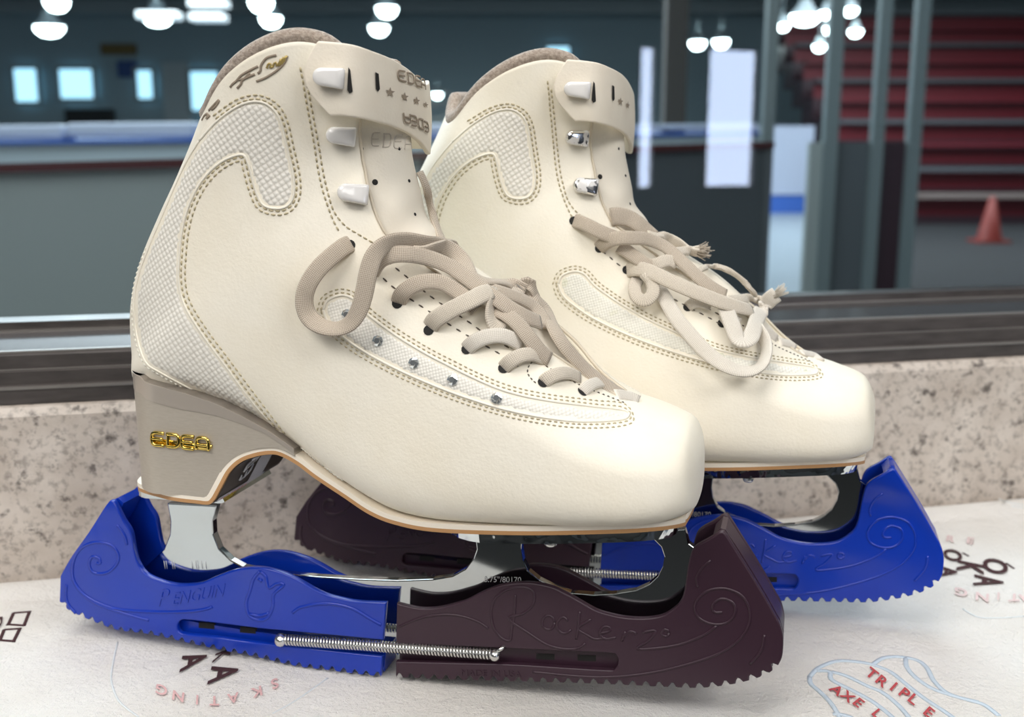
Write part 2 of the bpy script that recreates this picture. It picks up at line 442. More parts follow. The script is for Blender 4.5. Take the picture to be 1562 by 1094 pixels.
def stitch(mb, S, path, length=6.5, gap=3.5, r=.00042, off=.00025, mirror=False):
    """a row of separate thread stitches along a traced seam"""
    D = pix_path(path, .5); k = 0; L_, G_ = int(length*2), int(gap*2)
    while k+L_ < len(D):
        a, b = D[k], D[k+L_]; m_ = D[k+L_//2]
        q = [S.surf(x[0], x[1], o)[0] for x, o in ((a, off-.0003), (m_, off), (b, off-.0003))]
        if (q[0]-q[2]).length < .006: tube(mb, q, [r*.7, r, r*.7], 5)
        k += L_+G_
def draw_on(mb, S, path, r, off, step=3, ratio=.5, closed=False):
    D = pix_path(path, step); P = []; Nn = []
    for x, y in D:
        p, n = S.surf(x, y, off); P.append(p); Nn.append(n)
    tube(mb, P, r, 6, flat=(Nn, ratio))

# ------------------------------------------------------------------ traced outlines on the boot
def z2(P, s, o): return [(o[0]+x/s, o[1]+y/s) for x, y in P]
PANEL = [(306,216),(333,186),(366,163),(393,157),(413,166),(426,186),(436,226),(446,273),(445,300),(436,313),(420,316),(402,310),(391,286),(381,250),(371,234),
 (346,240),(323,256),(303,280),(286.5,313),(276.5,350),(272,390),(271,430),(280,467),(306,510),(340,556),(380,610),(426,666),(380,638),(340,617),(290,590),(247,567),(223,549),(210,503),(208,455),(216,415),(231,375),(248,335),(266,293),(286,250)]
VAMP = [(496,473),(500,462),(509,456),(523,453),(537,458),(553,476),(571,491),(606,516),(649,542),(686,561),(722,579),(759,595),(796,606),(843,615),(905,623),(950,628.5),(957,634),(942,639),(887,641),(832,635),(777,624),(722.5,608),(668,588),(613,564),(558,535),(521,509),(503,491)]
STRAPSEAM = [(458,103),(463,130),(467,155),(473,186),(480,226),(486,263),(493,293),(503,323),(513,346),(521,358)]
STRAPSEAM2 = [(466,118),(473,153),(480,190),(487,228),(493,263),(500,293),(509,322),(526,344),(546,357),(563,367),(578,376)]
def densify(P, step=6): 
    return [tuple(p) for p in pix_path(list(P)+[P[0]], step)[:-1]]

# ------------------------------------------------------------------ one skate
def lace_mesh(S, pts, width=.0066, thick=.0017, fray=False):
    """flat woven lace through (px, py, height mm[, roll])"""
    P = []
    for q in pts:
        p, n = S.hit(q[0], q[1], 0); d = (S.F.c-p).normalized()
        nn = n if n.dot(d) > .15 else d
        nb = (n*.55 + d*.45).normalized()
        p2 = p + nb*(q[2]/1000)
        # keep the traced place in view while lifting it
        px, py = S.F.proj(p2); dr = S.F.ray(q[0], q[1]); t = (p2-S.F.c).dot(dr); p2 = S.F.c + dr*t
        P.append([*p2, *nb, q[3] if len(q) > 3 else 0, q[4] if len(q) > 4 else 1])
    D = smooth_path(P, .0016); n = len(D); Q = [Vector(r[:3]) for r in D]
    seg = 12; vs = []; uv = []; acc = 0
    for i in range(n):
        T = (Q[min(i+1,n-1)]-Q[max(i-1,0)]).normalized(); nb = Vector(D[i][3:6]); nb = nb - T*nb.dot(T); nb.normalize()
        b = T.cross(nb); a0 = D[i][6]
        u = b*math.cos(a0) + nb*math.sin(a0); w = -b*math.sin(a0) + nb*math.cos(a0)
        if i: acc += (Q[i]-Q[i-1]).length
        k = D[i][7]
        for j in range(seg):
            a = 2*math.pi*j/seg; c, s = math.cos(a), math.sin(a)
            x = math.copysign(abs(c)**.75, c)*width/2*k; y = math.copysign(abs(s)**.6, s)*thick/2
            vs.append(Q[i] + u*x + w*y); uv.append((acc, x))
    fs = [(i*seg+j, i*seg+(j+1)%seg, (i+1)*seg+(j+1)%seg, (i+1)*seg+j) for i in range(n-1) for j in range(seg)]
    fs += [tuple(range(seg))[::-1], tuple(range((n-1)*seg, n*seg))]
    mb = MB(); mb.add(vs, fs, uv)
    if fray:
        e = Q[-1]; T = (Q[-1]-Q[-3]).normalized()
        for k in range(60):
            o = Vector((random.gauss(0,1), random.gauss(0,1), random.gauss(0,1)))*.0008
            tube(mb, [e-T*.001+o, e+T*.0015+o*1.4, e+T*random.uniform(.002,.0038)+o*1.8], .00017, 4)
    return recalc(mb.me(uv=True))

# strap around the cuff front
def strap_plan():
    pts = []
    n0 = F1.on_v(452, 120, -.0375); fr = F1.on_v(632, 190, 0)
    s0, s1 = n0.x, fr.x
    return s0, s1
ST_S0, ST_S1 = strap_plan()
def strap_curve():
    P = []
    c = ST_S0 + .55*(ST_S1-ST_S0); r = ST_S1-c; wv = .0395
    for s in np.linspace(ST_S0-.004, c, 18)[:-1]: P.append((s, -wv + .0006*((c-s)/.03)**2, 0))
    for a in np.linspace(-math.pi/2, math.pi/2, 60): 
        ca, sa = math.cos(a), math.sin(a); P.append((c + r*abs(ca)**.85, wv*math.copysign(abs(sa)**.9, sa), 0))
    for s in np.linspace(c, ST_S0+.004, 12)[1:]: P.append((s, wv, 0))
    return smooth_path(P, .0012)
STC = strap_curve(); STL = np.r_[0, np.cumsum(np.linalg.norm(np.diff(STC, axis=0), axis=1))]
def strap_ray(px, py):
    """arc length and height where a pixel meets the strap's near face"""
    d = F1.ray(px, py); best = None
    for i in range(len(STC)-1):
        a = Vector(STC[i][:2]); b = Vector(STC[i+1][:2]); e = b-a
        den = d.x*e.y - d.y*e.x
        if abs(den) < 1e-12: continue
        w = a - Vector((F1.c.x, F1.c.y)); t = (w.x*e.y - w.y*e.x)/den; u = (w.x*d.y - w.y*d.x)/den
        if -0.01 <= u <= 1.01 and t > 0 and (best is None or t < best[0]): best = (t, STL[i] + u*e.length, F1.c.z + d.z*t)
    return best[1:] if best else None
top_px = [(484,62),(510,64),(540,68),(570,78),(600,90),(622,104),(638,118)]
bot_px = [(503,177),(520,177),(545,180),(575,186),(600,193),(625,204),(643,218),(652,230)]
tp = [strap_ray(*p) for p in top_px]; bp_ = [strap_ray(*p) for p in bot_px]
tp = [t for t in tp if t]; bp_ = [t for t in bp_ if t]
STTOT = STL[-1]
def strap_z(l, h):
    def ev(K):
        xs = [k[0] for k in K]; zs = [k[1] for k in K]
        mid = STL[17+30*1] if False else .5*STTOT
        if l <= xs[-1]: return float(np.interp(l, xs, zs))
        # beyond the front the strap rises again to the far side
        t = (l-xs[-1])/(STTOT-xs[-1]); return zs[-1] - .002*math.sin(min(t*2, 1)*math.pi) + .001*t
    zt, zb = ev(tp), ev(bp_); return zb + (zt-zb)*h
def strap_pt(l, h, off=0.0):
    x = float(np.interp(l, STL, STC[:,0])); y = float(np.interp(l, STL, STC[:,1]))
    i = int(np.clip(np.searchsorted(STL, l), 2, len(STL)-3)); t = STC[i+1]-STC[i-2]; n = Vector((t[1], -t[0], 0)).normalized()
    z = strap_z(l, h); bow = .0008*math.sin(h*math.pi)
    return Vector((x, y, z)) + n*(off+bow)
def strap_px(px, py, off=0.0):
    r = strap_ray(px, py)
    x = float(np.interp(r[0], STL, STC[:,0])); y = float(np.interp(r[0], STL, STC[:,1]))
    i = int(np.clip(np.searchsorted(STL, r[0]), 2, len(STL)-3)); t = STC[i+1]-STC[i-2]; n = Vector((t[1], -t[0], 0)).normalized()
    return Vector((x, y, r[1])) + n*off, n

# sole path (near bottom edge) -> (s, z, halfwidth)
SOLE_PX = [(212.6,752),(247,760),(270,765),(300,768.5),(318,770),(326,764),(332,754),(339,741),(351,720),(368,705),(389,697),(410,693.5),(427,695.6),(452,709),(480,730),(522,758),(563,785),(604,801),(666,812),(789,816.6),(912,815),(994,811),(1040,804)]
SOLE_W = [.010,.026,.030,.030,.030,.030,.030,.030,.0295,.029,.0285,.028,.028,.0275,.028,.029,.031,.0335,.0365,.0395,.0395,.034,.022]
sole = []
for p, w in zip(SOLE_PX, SOLE_W):
    q = F1.on_v(p[0], p[1], -w); sole.append((q.x, q.z, w))
# toe end rounds off
s_end = F1.on_v(1058, 800, 0).x; zl = sole[-1][1]
sole.append((sole[-1][0]*.4+s_end*.6, zl, .017)); sole.append((s_end, zl, .004))
sb0 = F1.on_v(212, 750, 0); sb0.x += .0070; sole[0] = (sb0.x, sole[1][1]+(sole[1][1]-sole[2][1])*1.0, .004)
sole.insert(1, (sole[0][0]*.75+sole[1][0]*.25, sole[0][1]*.7+sole[1][1]*.3, .018))
SP = catmull(sole, 170)
SP[:, 2] = np.maximum(SP[:, 2], .003)
def ribbon(P, t0, t1, dw0=0, dw1=0):
    """flat strip along (s,z,w): from depth t0 to t1 below the path line (upward is negative)"""
    n = len(P); vs = []
    for i in range(n):
        a = P[max(i-1,0)]; b = P[min(i+1,n-1)]; t = np.array([b[0]-a[0], b[1]-a[1]]); t /= np.linalg.norm(t)+1e-12
        nn = np.array([-t[1], t[0]])
        for (d, dw) in ((t0, dw0), (t1, dw1)):
            w = max(P[i][2]+dw, .001)
            for sg in (-1, 1): vs.append((P[i][0]+nn[0]*d, sg*w, P[i][1]+nn[1]*d))
    fs = []
    for i in range(n-1):
        a = i*4; b = a+4
        fs += [(a, a+1, b+1, b), (a+2, b+2, b+3, a+3), (a, b, b+2, a+2), (a+1, a+3, b+3, b+1)]
    fs += [(0, 2, 3, 1), (4*(n-1), 4*(n-1)+1, 4*(n-1)+3, 4*(n-1)+2)]
    mb = MB(); mb.add(vs, fs); return recalc(mb.me(False))
SOLE_B, SOLE_T = .0016, .0036

# heel block
HT_PX = [(211,580),(219,587),(242,594),(284,606),(326,621),(368,642),(410,667),(448,695)]
ht = [F1.on_v(p[0], p[1], -.031) for p in HT_PX]
def heel_mesh(z0f, z1f, grow, srange=None):
    s0 = F1.on_v(214, 660, 0).x + .0072; s1 = ht[-1].x - .001
    n = 60; vs = []; prof = [(0,0),(.03,.0),(.97,0),(1,0)]
    tops = lambda s: float(np.interp(s, [h.x for h in ht], [h.z for h in ht])) + .0015
    order = SP[:, 0]; up = [(p[0], p[1]) for p in SP]
    # bottom: top of the welt
    bs = []; 
    for i in range(1, len(SP)-1):
        a = SP[i-1]; b = SP[i+1]; t = np.array([b[0]-a[0], b[1]-a[1]]); t /= np.linalg.norm(t); bs.append((SP[i][0]-t[1]*SOLE_T*.9, SP[i][1]+t[0]*SOLE_T*.9))
    bs.sort(); bx = np.array([b[0] for b in bs]); bz = np.array([b[1] for b in bs])
    for i in range(n):
        u = i/(n-1); s = s0 + (s1-s0)*(1-math.cos(u*math.pi/2)) if u < .5 else None
        s = s0 + (s1-s0)*(u**1.8)
        x = min((s-s0)/.024, 1); w = .0305*math.sqrt(max(1-(1-x)**2, .012)) 
        w = min(w, .0305 - .0015*max(0, (s-s0-.03)/.04))
        zt = tops(s); zb = float(np.interp(s, bx, bz)); zb = min(zb, zt-.0008)
        za = zb + (zt-zb)*z0f if z0f is not None else zb; zc = zt
        if z1f: za = max(zb, zt - z1f*min(1, max(.25, (s1-s)/.05)))
        for z in (za, zc):
            fl = 1 + .02*(z-zb)/.04
            for sg in (-1, 1): vs.append((s if i else s-grow, sg*(w+grow)*fl, z))
    fs = []
    for i in range(n-1):
        a = i*4; b = a+4
        fs += [(a, a+1, b+1, b), (a+2, b+2, b+3, a+3), (a, b, b+2, a+2), (a+1, a+3, b+3, b+1)]
    fs += [(0, 2, 3, 1), (4*(n-1), 4*(n-1)+1, 4*(n-1)+3, 4*(n-1)+2)]
    mb = MB(); mb.add(vs, fs); me = recalc(mb.me(True)); me.set_sharp_from_angle(angle=.6); return me

def plate_poly(px, v, thick, F=F1, smooth=None):
    """outline traced on the plane y=v, as a flat plate centred on the blade plane"""
    P = [F.on_v(x, y, v) for x, y in px]; return [(p.x, p.z) for p in P]
def curve_plate(outlines, half, bev, res=3):
    """filled 2-d outlines (first the rim, then holes) extruded to +-half with rounded edges; local x,z and y thickness"""
    cu = bpy.data.curves.new('c', 'CURVE'); cu.dimensions = '2D'; cu.fill_mode = 'BOTH'; cu.extrude = max(half-bev, 0); cu.bevel_depth = bev; cu.bevel_resolution = res; cu.offset = -bev
    for O in outlines:
        sp_ = cu.splines.new('POLY'); sp_.points.add(len(O)-1); sp_.use_cyclic_u = True
        for p, (x, z) in zip(sp_.points, O): p.co = (x, z, 0, 1)
    o = bpy.data.objects.new('c', cu); COL.objects.link(o); bpy.context.view_layer.update()
    me = bpy.data.meshes.new_from_object(o.evaluated_get(bpy.context.evaluated_depsgraph_get()))
    vs = [Vector((v.co.x, -v.co.z, v.co.y)) for v in me.vertices]; fs = [tuple(p.vertices) for p in me.polygons]
    bpy.data.objects.remove(o); bpy.data.curves.remove(cu); bpy.data.meshes.remove(me)
    return vs, fs
def dens2(P, step, closed=True):
    P = np.asarray(P, float); Q = np.vstack([P, P[:1]]) if closed else P
    D = catmull(Q, (len(Q)-1)*8+1); d = np.r_[0, np.cumsum(np.linalg.norm(np.diff(D, axis=0), axis=1))]
    n = max(4, int(d[-1]/step)); t = np.linspace(0, d[-1], n+1)
    R = np.stack([np.interp(t, d, D[:,0]), np.interp(t, d, D[:,1])], 1); return R[:-1] if closed else R

STAR = [(math.cos(math.pi/2+k*math.pi/5)*(1 if k % 2 == 0 else .42), math.sin(math.pi/2+k*math.pi/5)*(1 if k % 2 == 0 else .42)) for k in range(10)]
LET = {'E': [[(1,1),(.25,1),(.05,.85),(0,.5),(.05,.15),(.25,0),(1,0)], [(0,.52),(.9,.52)]],
       'D': [[(0,1),(.7,1),(.95,.85),(1,.5),(.95,.15),(.7,0),(0,0)], [(.12,1),(.12,0)]],
       'A': [[(0,0),(0,.6),(.1,.9),(.35,1),(.65,1),(.9,.9),(1,.6),(1,0)], [(0,.42),(1,.42)]]}

def embroider(boot):
    e = lambda P_: z2(P_, 4.11, (300, 30)); mb = MB()
    for st in ([(212,425),(225,405),(250,385),(280,350),(330,320),(385,292)], [(255,430),(278,405),(285,385),(310,360),(335,335)], [(262,378),(300,370),(340,352),(365,342)],
               [(385,338),(402,318),(405,285),(440,240),(500,222)], [(375,387),(430,365),(500,322),(550,272),(570,225)], [(35,630),(52,600),(75,590),(60,625),(85,600)], [(78,570),(100,545),(145,500),(120,545),(95,565)]):
        draw_on(mb, S1, e(st), .0005, .0002)
    link('embroidery', mb.me(), M_INK, boot, 'taupe signature embroidery')
    mb = MB()
    for st in ([(440,305),(452,275),(468,280),(460,305),(478,292)], [(478,300),(490,268),(505,272),(500,292)], [(510,290),(530,245)], [(520,290),(545,235)], [(535,282),(560,228)], [(548,268),(568,226)]):
        draw_on(mb, S1, e(st), .0004, .0003)
    link('embroidery', mb.me(), M_GOLDINK, boot, 'gold leaf embroidery')

def build_skate(name, F, S, label, rear=False):
    root = empty(name, F.o, -F.a); thing(root, label, 'ice skate', 'pair of white figure skates')
    boot = link('boot', recalc(mesh(bv, bf_boot)), M_LEATHER, root)
    so = boot.modifiers.new('s', 'SOLIDIFY'); so.thickness = .0022; so.offset = -1
    # tongue
    tv = []; rows = list(range(R_GAP0, NR)); nt = 24
    for r in rows:
        p0 = phig[r] - .22
        for k in range(nt+1):
            ph = p0 + (2*math.pi-2*p0)*k/nt; p = spt(r, ph); u = abs(k/nt*2-1)
            n = BVH.find_nearest(p)[1]; md = Vector(((ROWS[r][0]+ROWS[r][2])/2, 0, (ROWS[r][1]+ROWS[r][3])/2))
            if n.dot(p-md) < 0: n = -n
            q = p - n*(.0034*(1 if u > .6 else .2+.8*(u/.6)**2)); tv.append(q)
    tf = [(i*(nt+1)+k, (i+1)*(nt+1)+k, (i+1)*(nt+1)+k+1, i*(nt+1)+k+1) for i in range(len(rows)-1) for k in range(nt)]
    q_ = [Vector(tv[i]) for i in tf[len(tf)//2+nt//2]]
    if (q_[1]-q_[0]).cross(q_[2]-q_[0]).x < 0: tf = [f[::-1] for f in tf]
    tg = link('tongue', mesh(tv, tf), M_TONGUE, root); ST = Surf(F1, BVHTree.FromPolygons(tv, tf)); so = tg.modifiers.new('s', 'SOLIDIFY'); so.thickness = .003; so.offset = -1
    for sg in (0, 1):
        P = []
        for r in range(R_GAP0, NR): p = spt(r, phig[r]); P.append(Vector((p.x, -p.y if sg else p.y, p.z)))
        mb = MB(); tube(mb, P, .0007, 6); link('facing_edge', mb.me(), M_EDGE, boot, 'leather edge, darker rim with painted shade line')  # bead coloured dark for the edge rim and the shade line along it
    # lining roll at the collar
    P = []; rr = []
    for c in range(-N1, N1+1):
        ph = phig[NR-1]*c/N1; p = spt(NR-1, ph); q = spt(NR-1, math.pi/2); cx = (ROWS[-1][0]+ROWS[-1][2])/2
        inn = Vector((cx-p.x, -p.y, 0)).normalized()
        k_ = min(1, (N1-abs(c))/10+.25); P.append(p + inn*.0030 + Vector((0,0,.0020*k_-.002*(1-k_)))); rr.append(.0034*(.55+.45*k_))
    mb = MB(); tube(mb, P, rr, 10)
    link('collar_lining', recalc(mb.me()), M_LINING, root)
    # dark inside of the collar
    # panels
    pm = densify(PANEL, 6); link('mesh_panel', panel_mesh(S1, pm, .00025), M_MESH, boot)
    vp = densify(VAMP, 6); link('vamp_panel', panel_mesh(S1, vp, .0002), M_VAMPG if rear else M_VAMP, boot)
    mb = MB(); draw_on(mb, S1, [*offset_poly(pm, 2.2), offset_poly(pm, 2.2)[0]], .0005, .0002, 4, .6); link('panel_edge', mb.me(), M_BEAD, boot)
    mb = MB(); draw_on(mb, S1, [*offset_poly(vp, 2.4), offset_poly(vp, 2.4)[0]], .0005, .0002, 4, .6); link('panel_edge', mb.me(), M_BEAD, boot)
    mb = MB()
    top = PANEL[:27]
    o1 = offset_poly(PANEL, 6); o2 = offset_poly(PANEL, 12)
    def seam(m_, *a):
        mb = MB(); stitch(mb, S1, *a); link('stitching', mb.me(), m_, boot)
    for a in (o1[1:27], o2[1:27], STRAPSEAM, STRAPSEAM2): seam(M_THREAD, a)
    for a in (o1[27:36], [(440,678),(455,694),(475,714),(500,735),(520,748)], [(432,680),(448,698),(468,718),(493,738),(512,750)]): seam(M_THREAD_W, a, 5, 3)
    mb = MB(); o1 = offset_poly(VAMP, 6.5); o2 = offset_poly(VAMP, 12); cl = lambda o: [*o, o[0]]
    seam(M_THREAD, cl(o1), 5, 4, .00034); seam(M_THREAD, cl(o2), 5, 4, .00034)
    seam(M_THREAD_D, [(571,414),(585,425),(601,439),(645,469),(706,508),(750,533),(770,545),(800,566)], 8, 9, .00036)
    seam(M_THREAD_D, [(590,398),(616,419),(662,456),(719,494),(735,506),(780,533),(812,552)], 8, 9, .00036)
    seam(M_THREAD_D, [(812,552),(806,560),(805,570),(812,580),(822,588)], 4, 3, .0003)
    seam(M_THREAD_D, [(812,546),(845,566),(885,588),(925,604),(955,616)], 4, 4, .0003)
    # embroidery by the collar
    if not rear: embroider(boot)
    # crystals
    if not rear:
        for (x, y) in ((530,480),(577,520),(632,554),(691,580),(758,608)):
            p, n = S1.surf(x, y, .0003); mb = MB(); u = n.orthogonal().normalized(); w = n.cross(u); vs = []
            for (rad, h) in ((.0023,0),(.0022,.0006),(.0012,.0013)):
                for k in range(8):
                    a = 2*math.pi*(k+(.5 if rad < .002 else 0))/8; vs.append(p + (u*math.cos(a)+w*math.sin(a))*rad + n*h)
            fs = [(i*8+k, i*8+(k+1)%8, (i+1)*8+(k+1)%8, (i+1)*8+k) for i in range(2) for k in range(8)] + [tuple(range(16,24))]
            mb.add(vs, fs); link('crystal', mb.me(False), M_CRYSTAL, boot)
    # eyelets
    for (x, y) in (((875,337),(914,379),(956,412),(1003,441),(1049,469),(1101,494),(1160,512)) if rear else ((534,374),(606,463),(654,504),(712,533),(768,562),(828,584),(888,598))):
        p, n = S.surf(x, y, .0002); mb = MB(); u = n.orthogonal().normalized(); w = n.cross(u)
        vs = [p + n*.0002] + [p + (u*math.cos(k*.5236)+w*math.sin(k*.5236))*.0021 for k in range(12)] 
        mb.add(vs, [(0, k+1, (k+1) % 12+1) for k in range(12)]); link('eyelet', mb.me(), M_BLACK, boot)
    for (x, y) in ((572,278),(624,276),(633,327),(609,227),(552,227)):
        p, n = ST.hit(x, y, .0004); mb = MB(); u = n.orthogonal().normalized(); w = n.cross(u); r_ = .0012 if x == 572 else .0007
        # tongue lies slightly below the traced surface
        p = p - n*.0003
        vs = [p + n*.0003] + [p + (u*math.cos(k*.5236)+w*math.sin(k*.5236))*r_ for k in range(12)]
        mb.add(vs, [(0, k+1, (k+1) % 12+1) for k in range(12)]); link('perforation', mb.me(), M_BLACK, tg)
    mb = MB()
    for k, ch in enumerate('' if rear else 'EDEA'):
        for st in LET[ch]: draw_on(mb, ST, [(566+k*17+a*12+b*2, 222-b*20+k*2) for a, b in st], .00032, .0001)
    if not rear: link('print', mb.me(), M_FAINT, tg, 'faint grey lettering on the tongue')
    # strap
    nh, nl = 22, 110; sv = []
    e_px = [(503,177),(488,160),(474,140),(466,122),(463,105),(467,88),(474,74),(484,62)]
    el = []
    for p in e_px:
        r_ = strap_ray(*p); el.append(r_)
    eh = np.linspace(0, 1, len(e_px)); start = lambda h: float(np.interp(h, eh, [r_[0] for r_ in el]))
    for j in range(nh+1):
        h = j/nh; l0 = start(h)
        for i in range(nl+1): sv.append(strap_pt(l0 + (STTOT-l0)*i/nl, h))
    sf = [(j*(nl+1)+i, j*(nl+1)+i+1, (j+1)*(nl+1)+i+1, (j+1)*(nl+1)+i) for j in range(nh) for i in range(nl)]
    st = link('strap', mesh(sv, sf), M_STRAP, root); so = st.modifiers.new('s', 'SOLIDIFY'); so.thickness = .0022; so.offset = -1 
    bevel(st, .0006, 2, .9)
    mb = MB()
    def sline(P_, r_=.00042):
        D = pix_path(P_, 2); pp = []; nn = []
        for x, y in D:
            try: p, n = strap_px(x, y, .0011)
            except TypeError: continue
            pp.append(p); nn.append(n)
        if len(pp) > 1: tube(mb, pp, r_, 6, flat=(nn, .5))
    fx = [(603,122),(617,126),(629,130),(638,134.5)]; wd = [11,9.5,8,6]
    for k, ch in enumerate('' if rear else 'EDEA'):
        for s_ in LET[ch]: sline([(fx[k][0]+a*wd[k]+(1-b)*1.5, fx[k][1]-b*15+a*2.4) for a, b in s_])
    gx = [(612,172),(623,176),(634,180.5),(643,185)]; wd = [9.5,8.5,7.5,6]
    for k, ch in enumerate('' if rear else 'AEDE'):
        for s_ in LET[ch]: sline([(gx[k][0]+(1-a)*wd[k]+b*1.5, gx[k][1]+b*14.5+(1-a)*2.2) for a, b in s_])
    for (x, y, r_) in ((591,141,8.2),(613,148,7.5),(631,154,6.8),(645,160,5))[:2 if rear else 4]:
        sv2 = []
        for a, b in [(0,0)]+STAR:
            try: sv2.append(strap_px(x+a*r_*(.8 if x > 600 else .9), y-b*r_+a*1.2, .0013)[0])
            except TypeError: sv2.append(strap_px(x, y, .0013)[0])
        mb.add(sv2, [(0, k+1, (k+1) % 10+1) for k in range(10)])
    link('strap_lettering', mb.me(), M_INK, st, 'taupe lettering and stars')
    for (P_, nm) in (([(531,103),(534,107),(537,140),(533,143),(530,138)], 'strap_slot'), ([(569,110),(574,113),(576,136),(573,140),(570,136)], 'strap_slot')):
        q = [strap_px(x, y, .0012)[0] for x, y in P_]; mb = MB(); mb.add(q, [tuple(range(len(q)))]); link(nm, mb.me(False), M_BLACK, st)
    # hooks
    for k, (x, y, w_, h_) in enumerate(((507,119,44,29),(519,206,42,28),(539,297,44,30))):
        if k == 0: p, n = strap_px(x, y, .0030)
        else: p, n = S1.surf(x, y, .0030)
        F_ = F1; pxm = (F_.c-p).length/FPX*1.02
        tx = S1.surf(x+14, y+1.5, 0)[0]-S1.surf(x-14, y-1.5, 0)[0]; tx -= n*tx.dot(n); tx.normalize(); ty = n.cross(tx)
        if ty.z < 0: ty = -ty
        mb = MB(); a_, b_ = w_*pxm/2*1.03, h_*pxm/2; out = []
        for t in np.linspace(math.pi/2, 3*math.pi/2, 14): out.append((-a_*.45+math.cos(t)*a_*.55, math.sin(t)*b_*.86))
        out += [(a_*.9, -b_*1.0), (a_, -b_*.9), (a_, b_*.9), (a_*.9, b_*1.0)]
        vs = []; rings = [(.94, -.0012), (1.0, -.0004), (1.0, .0008), (.95, .0015), (.84, .0020), (.6, .0022)]
        for sc, h in rings:
            for u, w in out: vs.append(p + tx*(u*sc + (0 if sc > .9 else .0)) + ty*(w*sc) + n*(h - .0006*(u/a_)))
        m_ = len(out); fs = [(i*m_+j, i*m_+(j+1)%m_, (i+1)*m_+(j+1)%m_, (i+1)*m_+j) for i in range(len(rings)-1) for j in range(m_)]
        fs += [tuple(range(m_))[::-1], tuple(range((len(rings)-1)*m_, len(rings)*m_))]
        mb.add(vs, fs)
        sv2 = [p + tx*u + ty*w - n*.0012 for u, w in ((-a_*.5,-b_*.6),(-a_*.5,b_*.6),(a_*.3,b_*.6),(a_*.3,-b_*.6))]
        mb.slab(sv2, -n*.0045)
        me = recalc(mb.me())
        hk = link('lace_hook', me, M_HOOKW if (rear and k) else M_HOOK, root, 'lace hook with chipped white enamel' if (rear and k) else None)
    # sole, heel
    link('outsole', ribbon(SP, 0, SOLE_B), M_SOLEB, root); link('welt', ribbon(SP, SOLE_B, SOLE_T), M_SOLE, root)
    hl = link('heel', heel_mesh(0, None, 0), M_HEEL, root); link('heel_band', heel_mesh(None, .0075, .0003), M_HEELBAND, hl)
    # sticker under the arch and heel breast
    i0 = int(170*4.9/25); 
    und = [i for i in range(len(SP)) if F1.proj((SP[i][0], -SP[i][2], SP[i][1]))[0] > 322 and F1.proj((SP[i][0], -SP[i][2], SP[i][1]))[0] < 520]
    sub = SP[und[0]:und[-1]+1].copy(); sub[:, 2] -= .0012
    us = link('sole_underside', ribbon(sub, -.0004, 0), M_UNDER, root)
    def und_pt(t, v):           # t 0..1 along the arch, v across
        k = t*(len(sub)-1); i = min(int(k), len(sub)-2); a = sub[i]; b = sub[i+1]; f = k-i
        tt = np.array([b[0]-a[0], b[1]-a[1]]); tt /= np.linalg.norm(tt)
        return Vector((a[0]+(b[0]-a[0])*f+tt[1]*.0007, v, a[1]+(b[1]-a[1])*f-tt[0]*.0007))
    mb = MB(); lab = []
    nk = 26
    for (v0, v1, t0, t1) in ((-.004, .0095, .0, .52), (-.028, .012, .0, .085)):
        vs = [und_pt(t0+(t1-t0)*k/nk, v) for k in range(nk+1) for v in (v0, v1)]
        mb.add(vs, [(2*k, 2*k+1, 2*k+3, 2*k+2) for k in range(nk)])
    link('sole_label', mb.me(), M_LABELW, us)
    mb = MB()
    for k, ch in enumerate('EDEA'):
        for s_ in LET[ch]:
            pp = [und_pt(.20+.05*b + .0 + k*.085 + a*.06, -.016+.007*b) for a, b in s_]; pp = [p + Vector((.0002,0,-.0002)) for p in pp]
            tube(mb, [pp[0]]+pp[1:], .0004, 5)
    link('sole_lettering', mb.me(), M_LABELW, us)
    vs, fs = glyphs('KO STARS'); xm = max(v.x for v in vs); mb = MB()
    mb.add([und_pt(.015 + .055*v.y/.75, -.026+.022*v.x/xm) + Vector((.0003,0,-.0001)) for v in vs], fs); link('sole_lettering', mb.me(False), M_REDINK, us, 'red lettering on the sole label')
    # gold emblem on the heel
    mb = MB(); O = z2([(150,470),(580,520)], 4.757, (200,560)); 
    for k, ch in enumerate('EDEA'):
        for s_ in LET[ch]:
            pp = []
            for a, b in s_:
                x = (150 + k*108 + a*88)/4.757+200; y = (562 + k*12 + a*9 - b*88)/4.757+560
                q = F1.on_v(x, y, -.0312); pp.append(q)
            D = smooth_path([list(p) for p in pp], .0008); tube(mb, [Vector(d) for d in D], .0008, 6)
    bk = [F1.on_v(x/4.757+200, y/4.757+560, -.0312) for x, y in ((138,535),(150,560),(560,610),(580,590),(582,570),(150,515))]
    mb.slab(bk, (0, .0012, 0))
    link('heel_emblem', mb.me(), M_GOLD, hl, 'gold lettering emblem')
    # blade
    bl = empty('blade'); bl.parent = root
    RUN = [(150,860),(205,880),(238,850),(250,838),(259,815),(260,795),(255,768),(330,772),(324,795),(325,815),(334,838),(352,855),(370,865),(420,874),(480,880),(545,884),(605,886),(660,884),(690,879),(710,868),(722,852),(727,838),(724,815),(797,815),(795,838),(798,856),(806,872),(822,885),(845,896),(870,905),(905,908),(940,906),(970,901),(990,892),(1003,880),(1011,864),(1013,850),(1008,835),(985,812),(1045,808),(1051,830),(1062,838),(1085,850),(1100,890),(1105,925),(1090,958),(1040,972),(900,985),(700,985),(420,970),(250,940),(160,900)]
    me_v, me_f = curve_plate([plate_poly(RUN, -.0021, 0)], .0021, .0005, 2)
    rn = link('runner', recalc(mesh(me_v, me_f, False)), M_CHROME, bl)
    hp = [F1.on_v(240, 762, -.02), F1.on_v(329, 772, -.02)]
    mb = MB(); n = 20; P = []
    i_h = [i for i in range(len(SP)) if F1.proj((SP[i][0], -SP[i][2], SP[i][1]))[0] < 322 and SP[i][2] > .012]
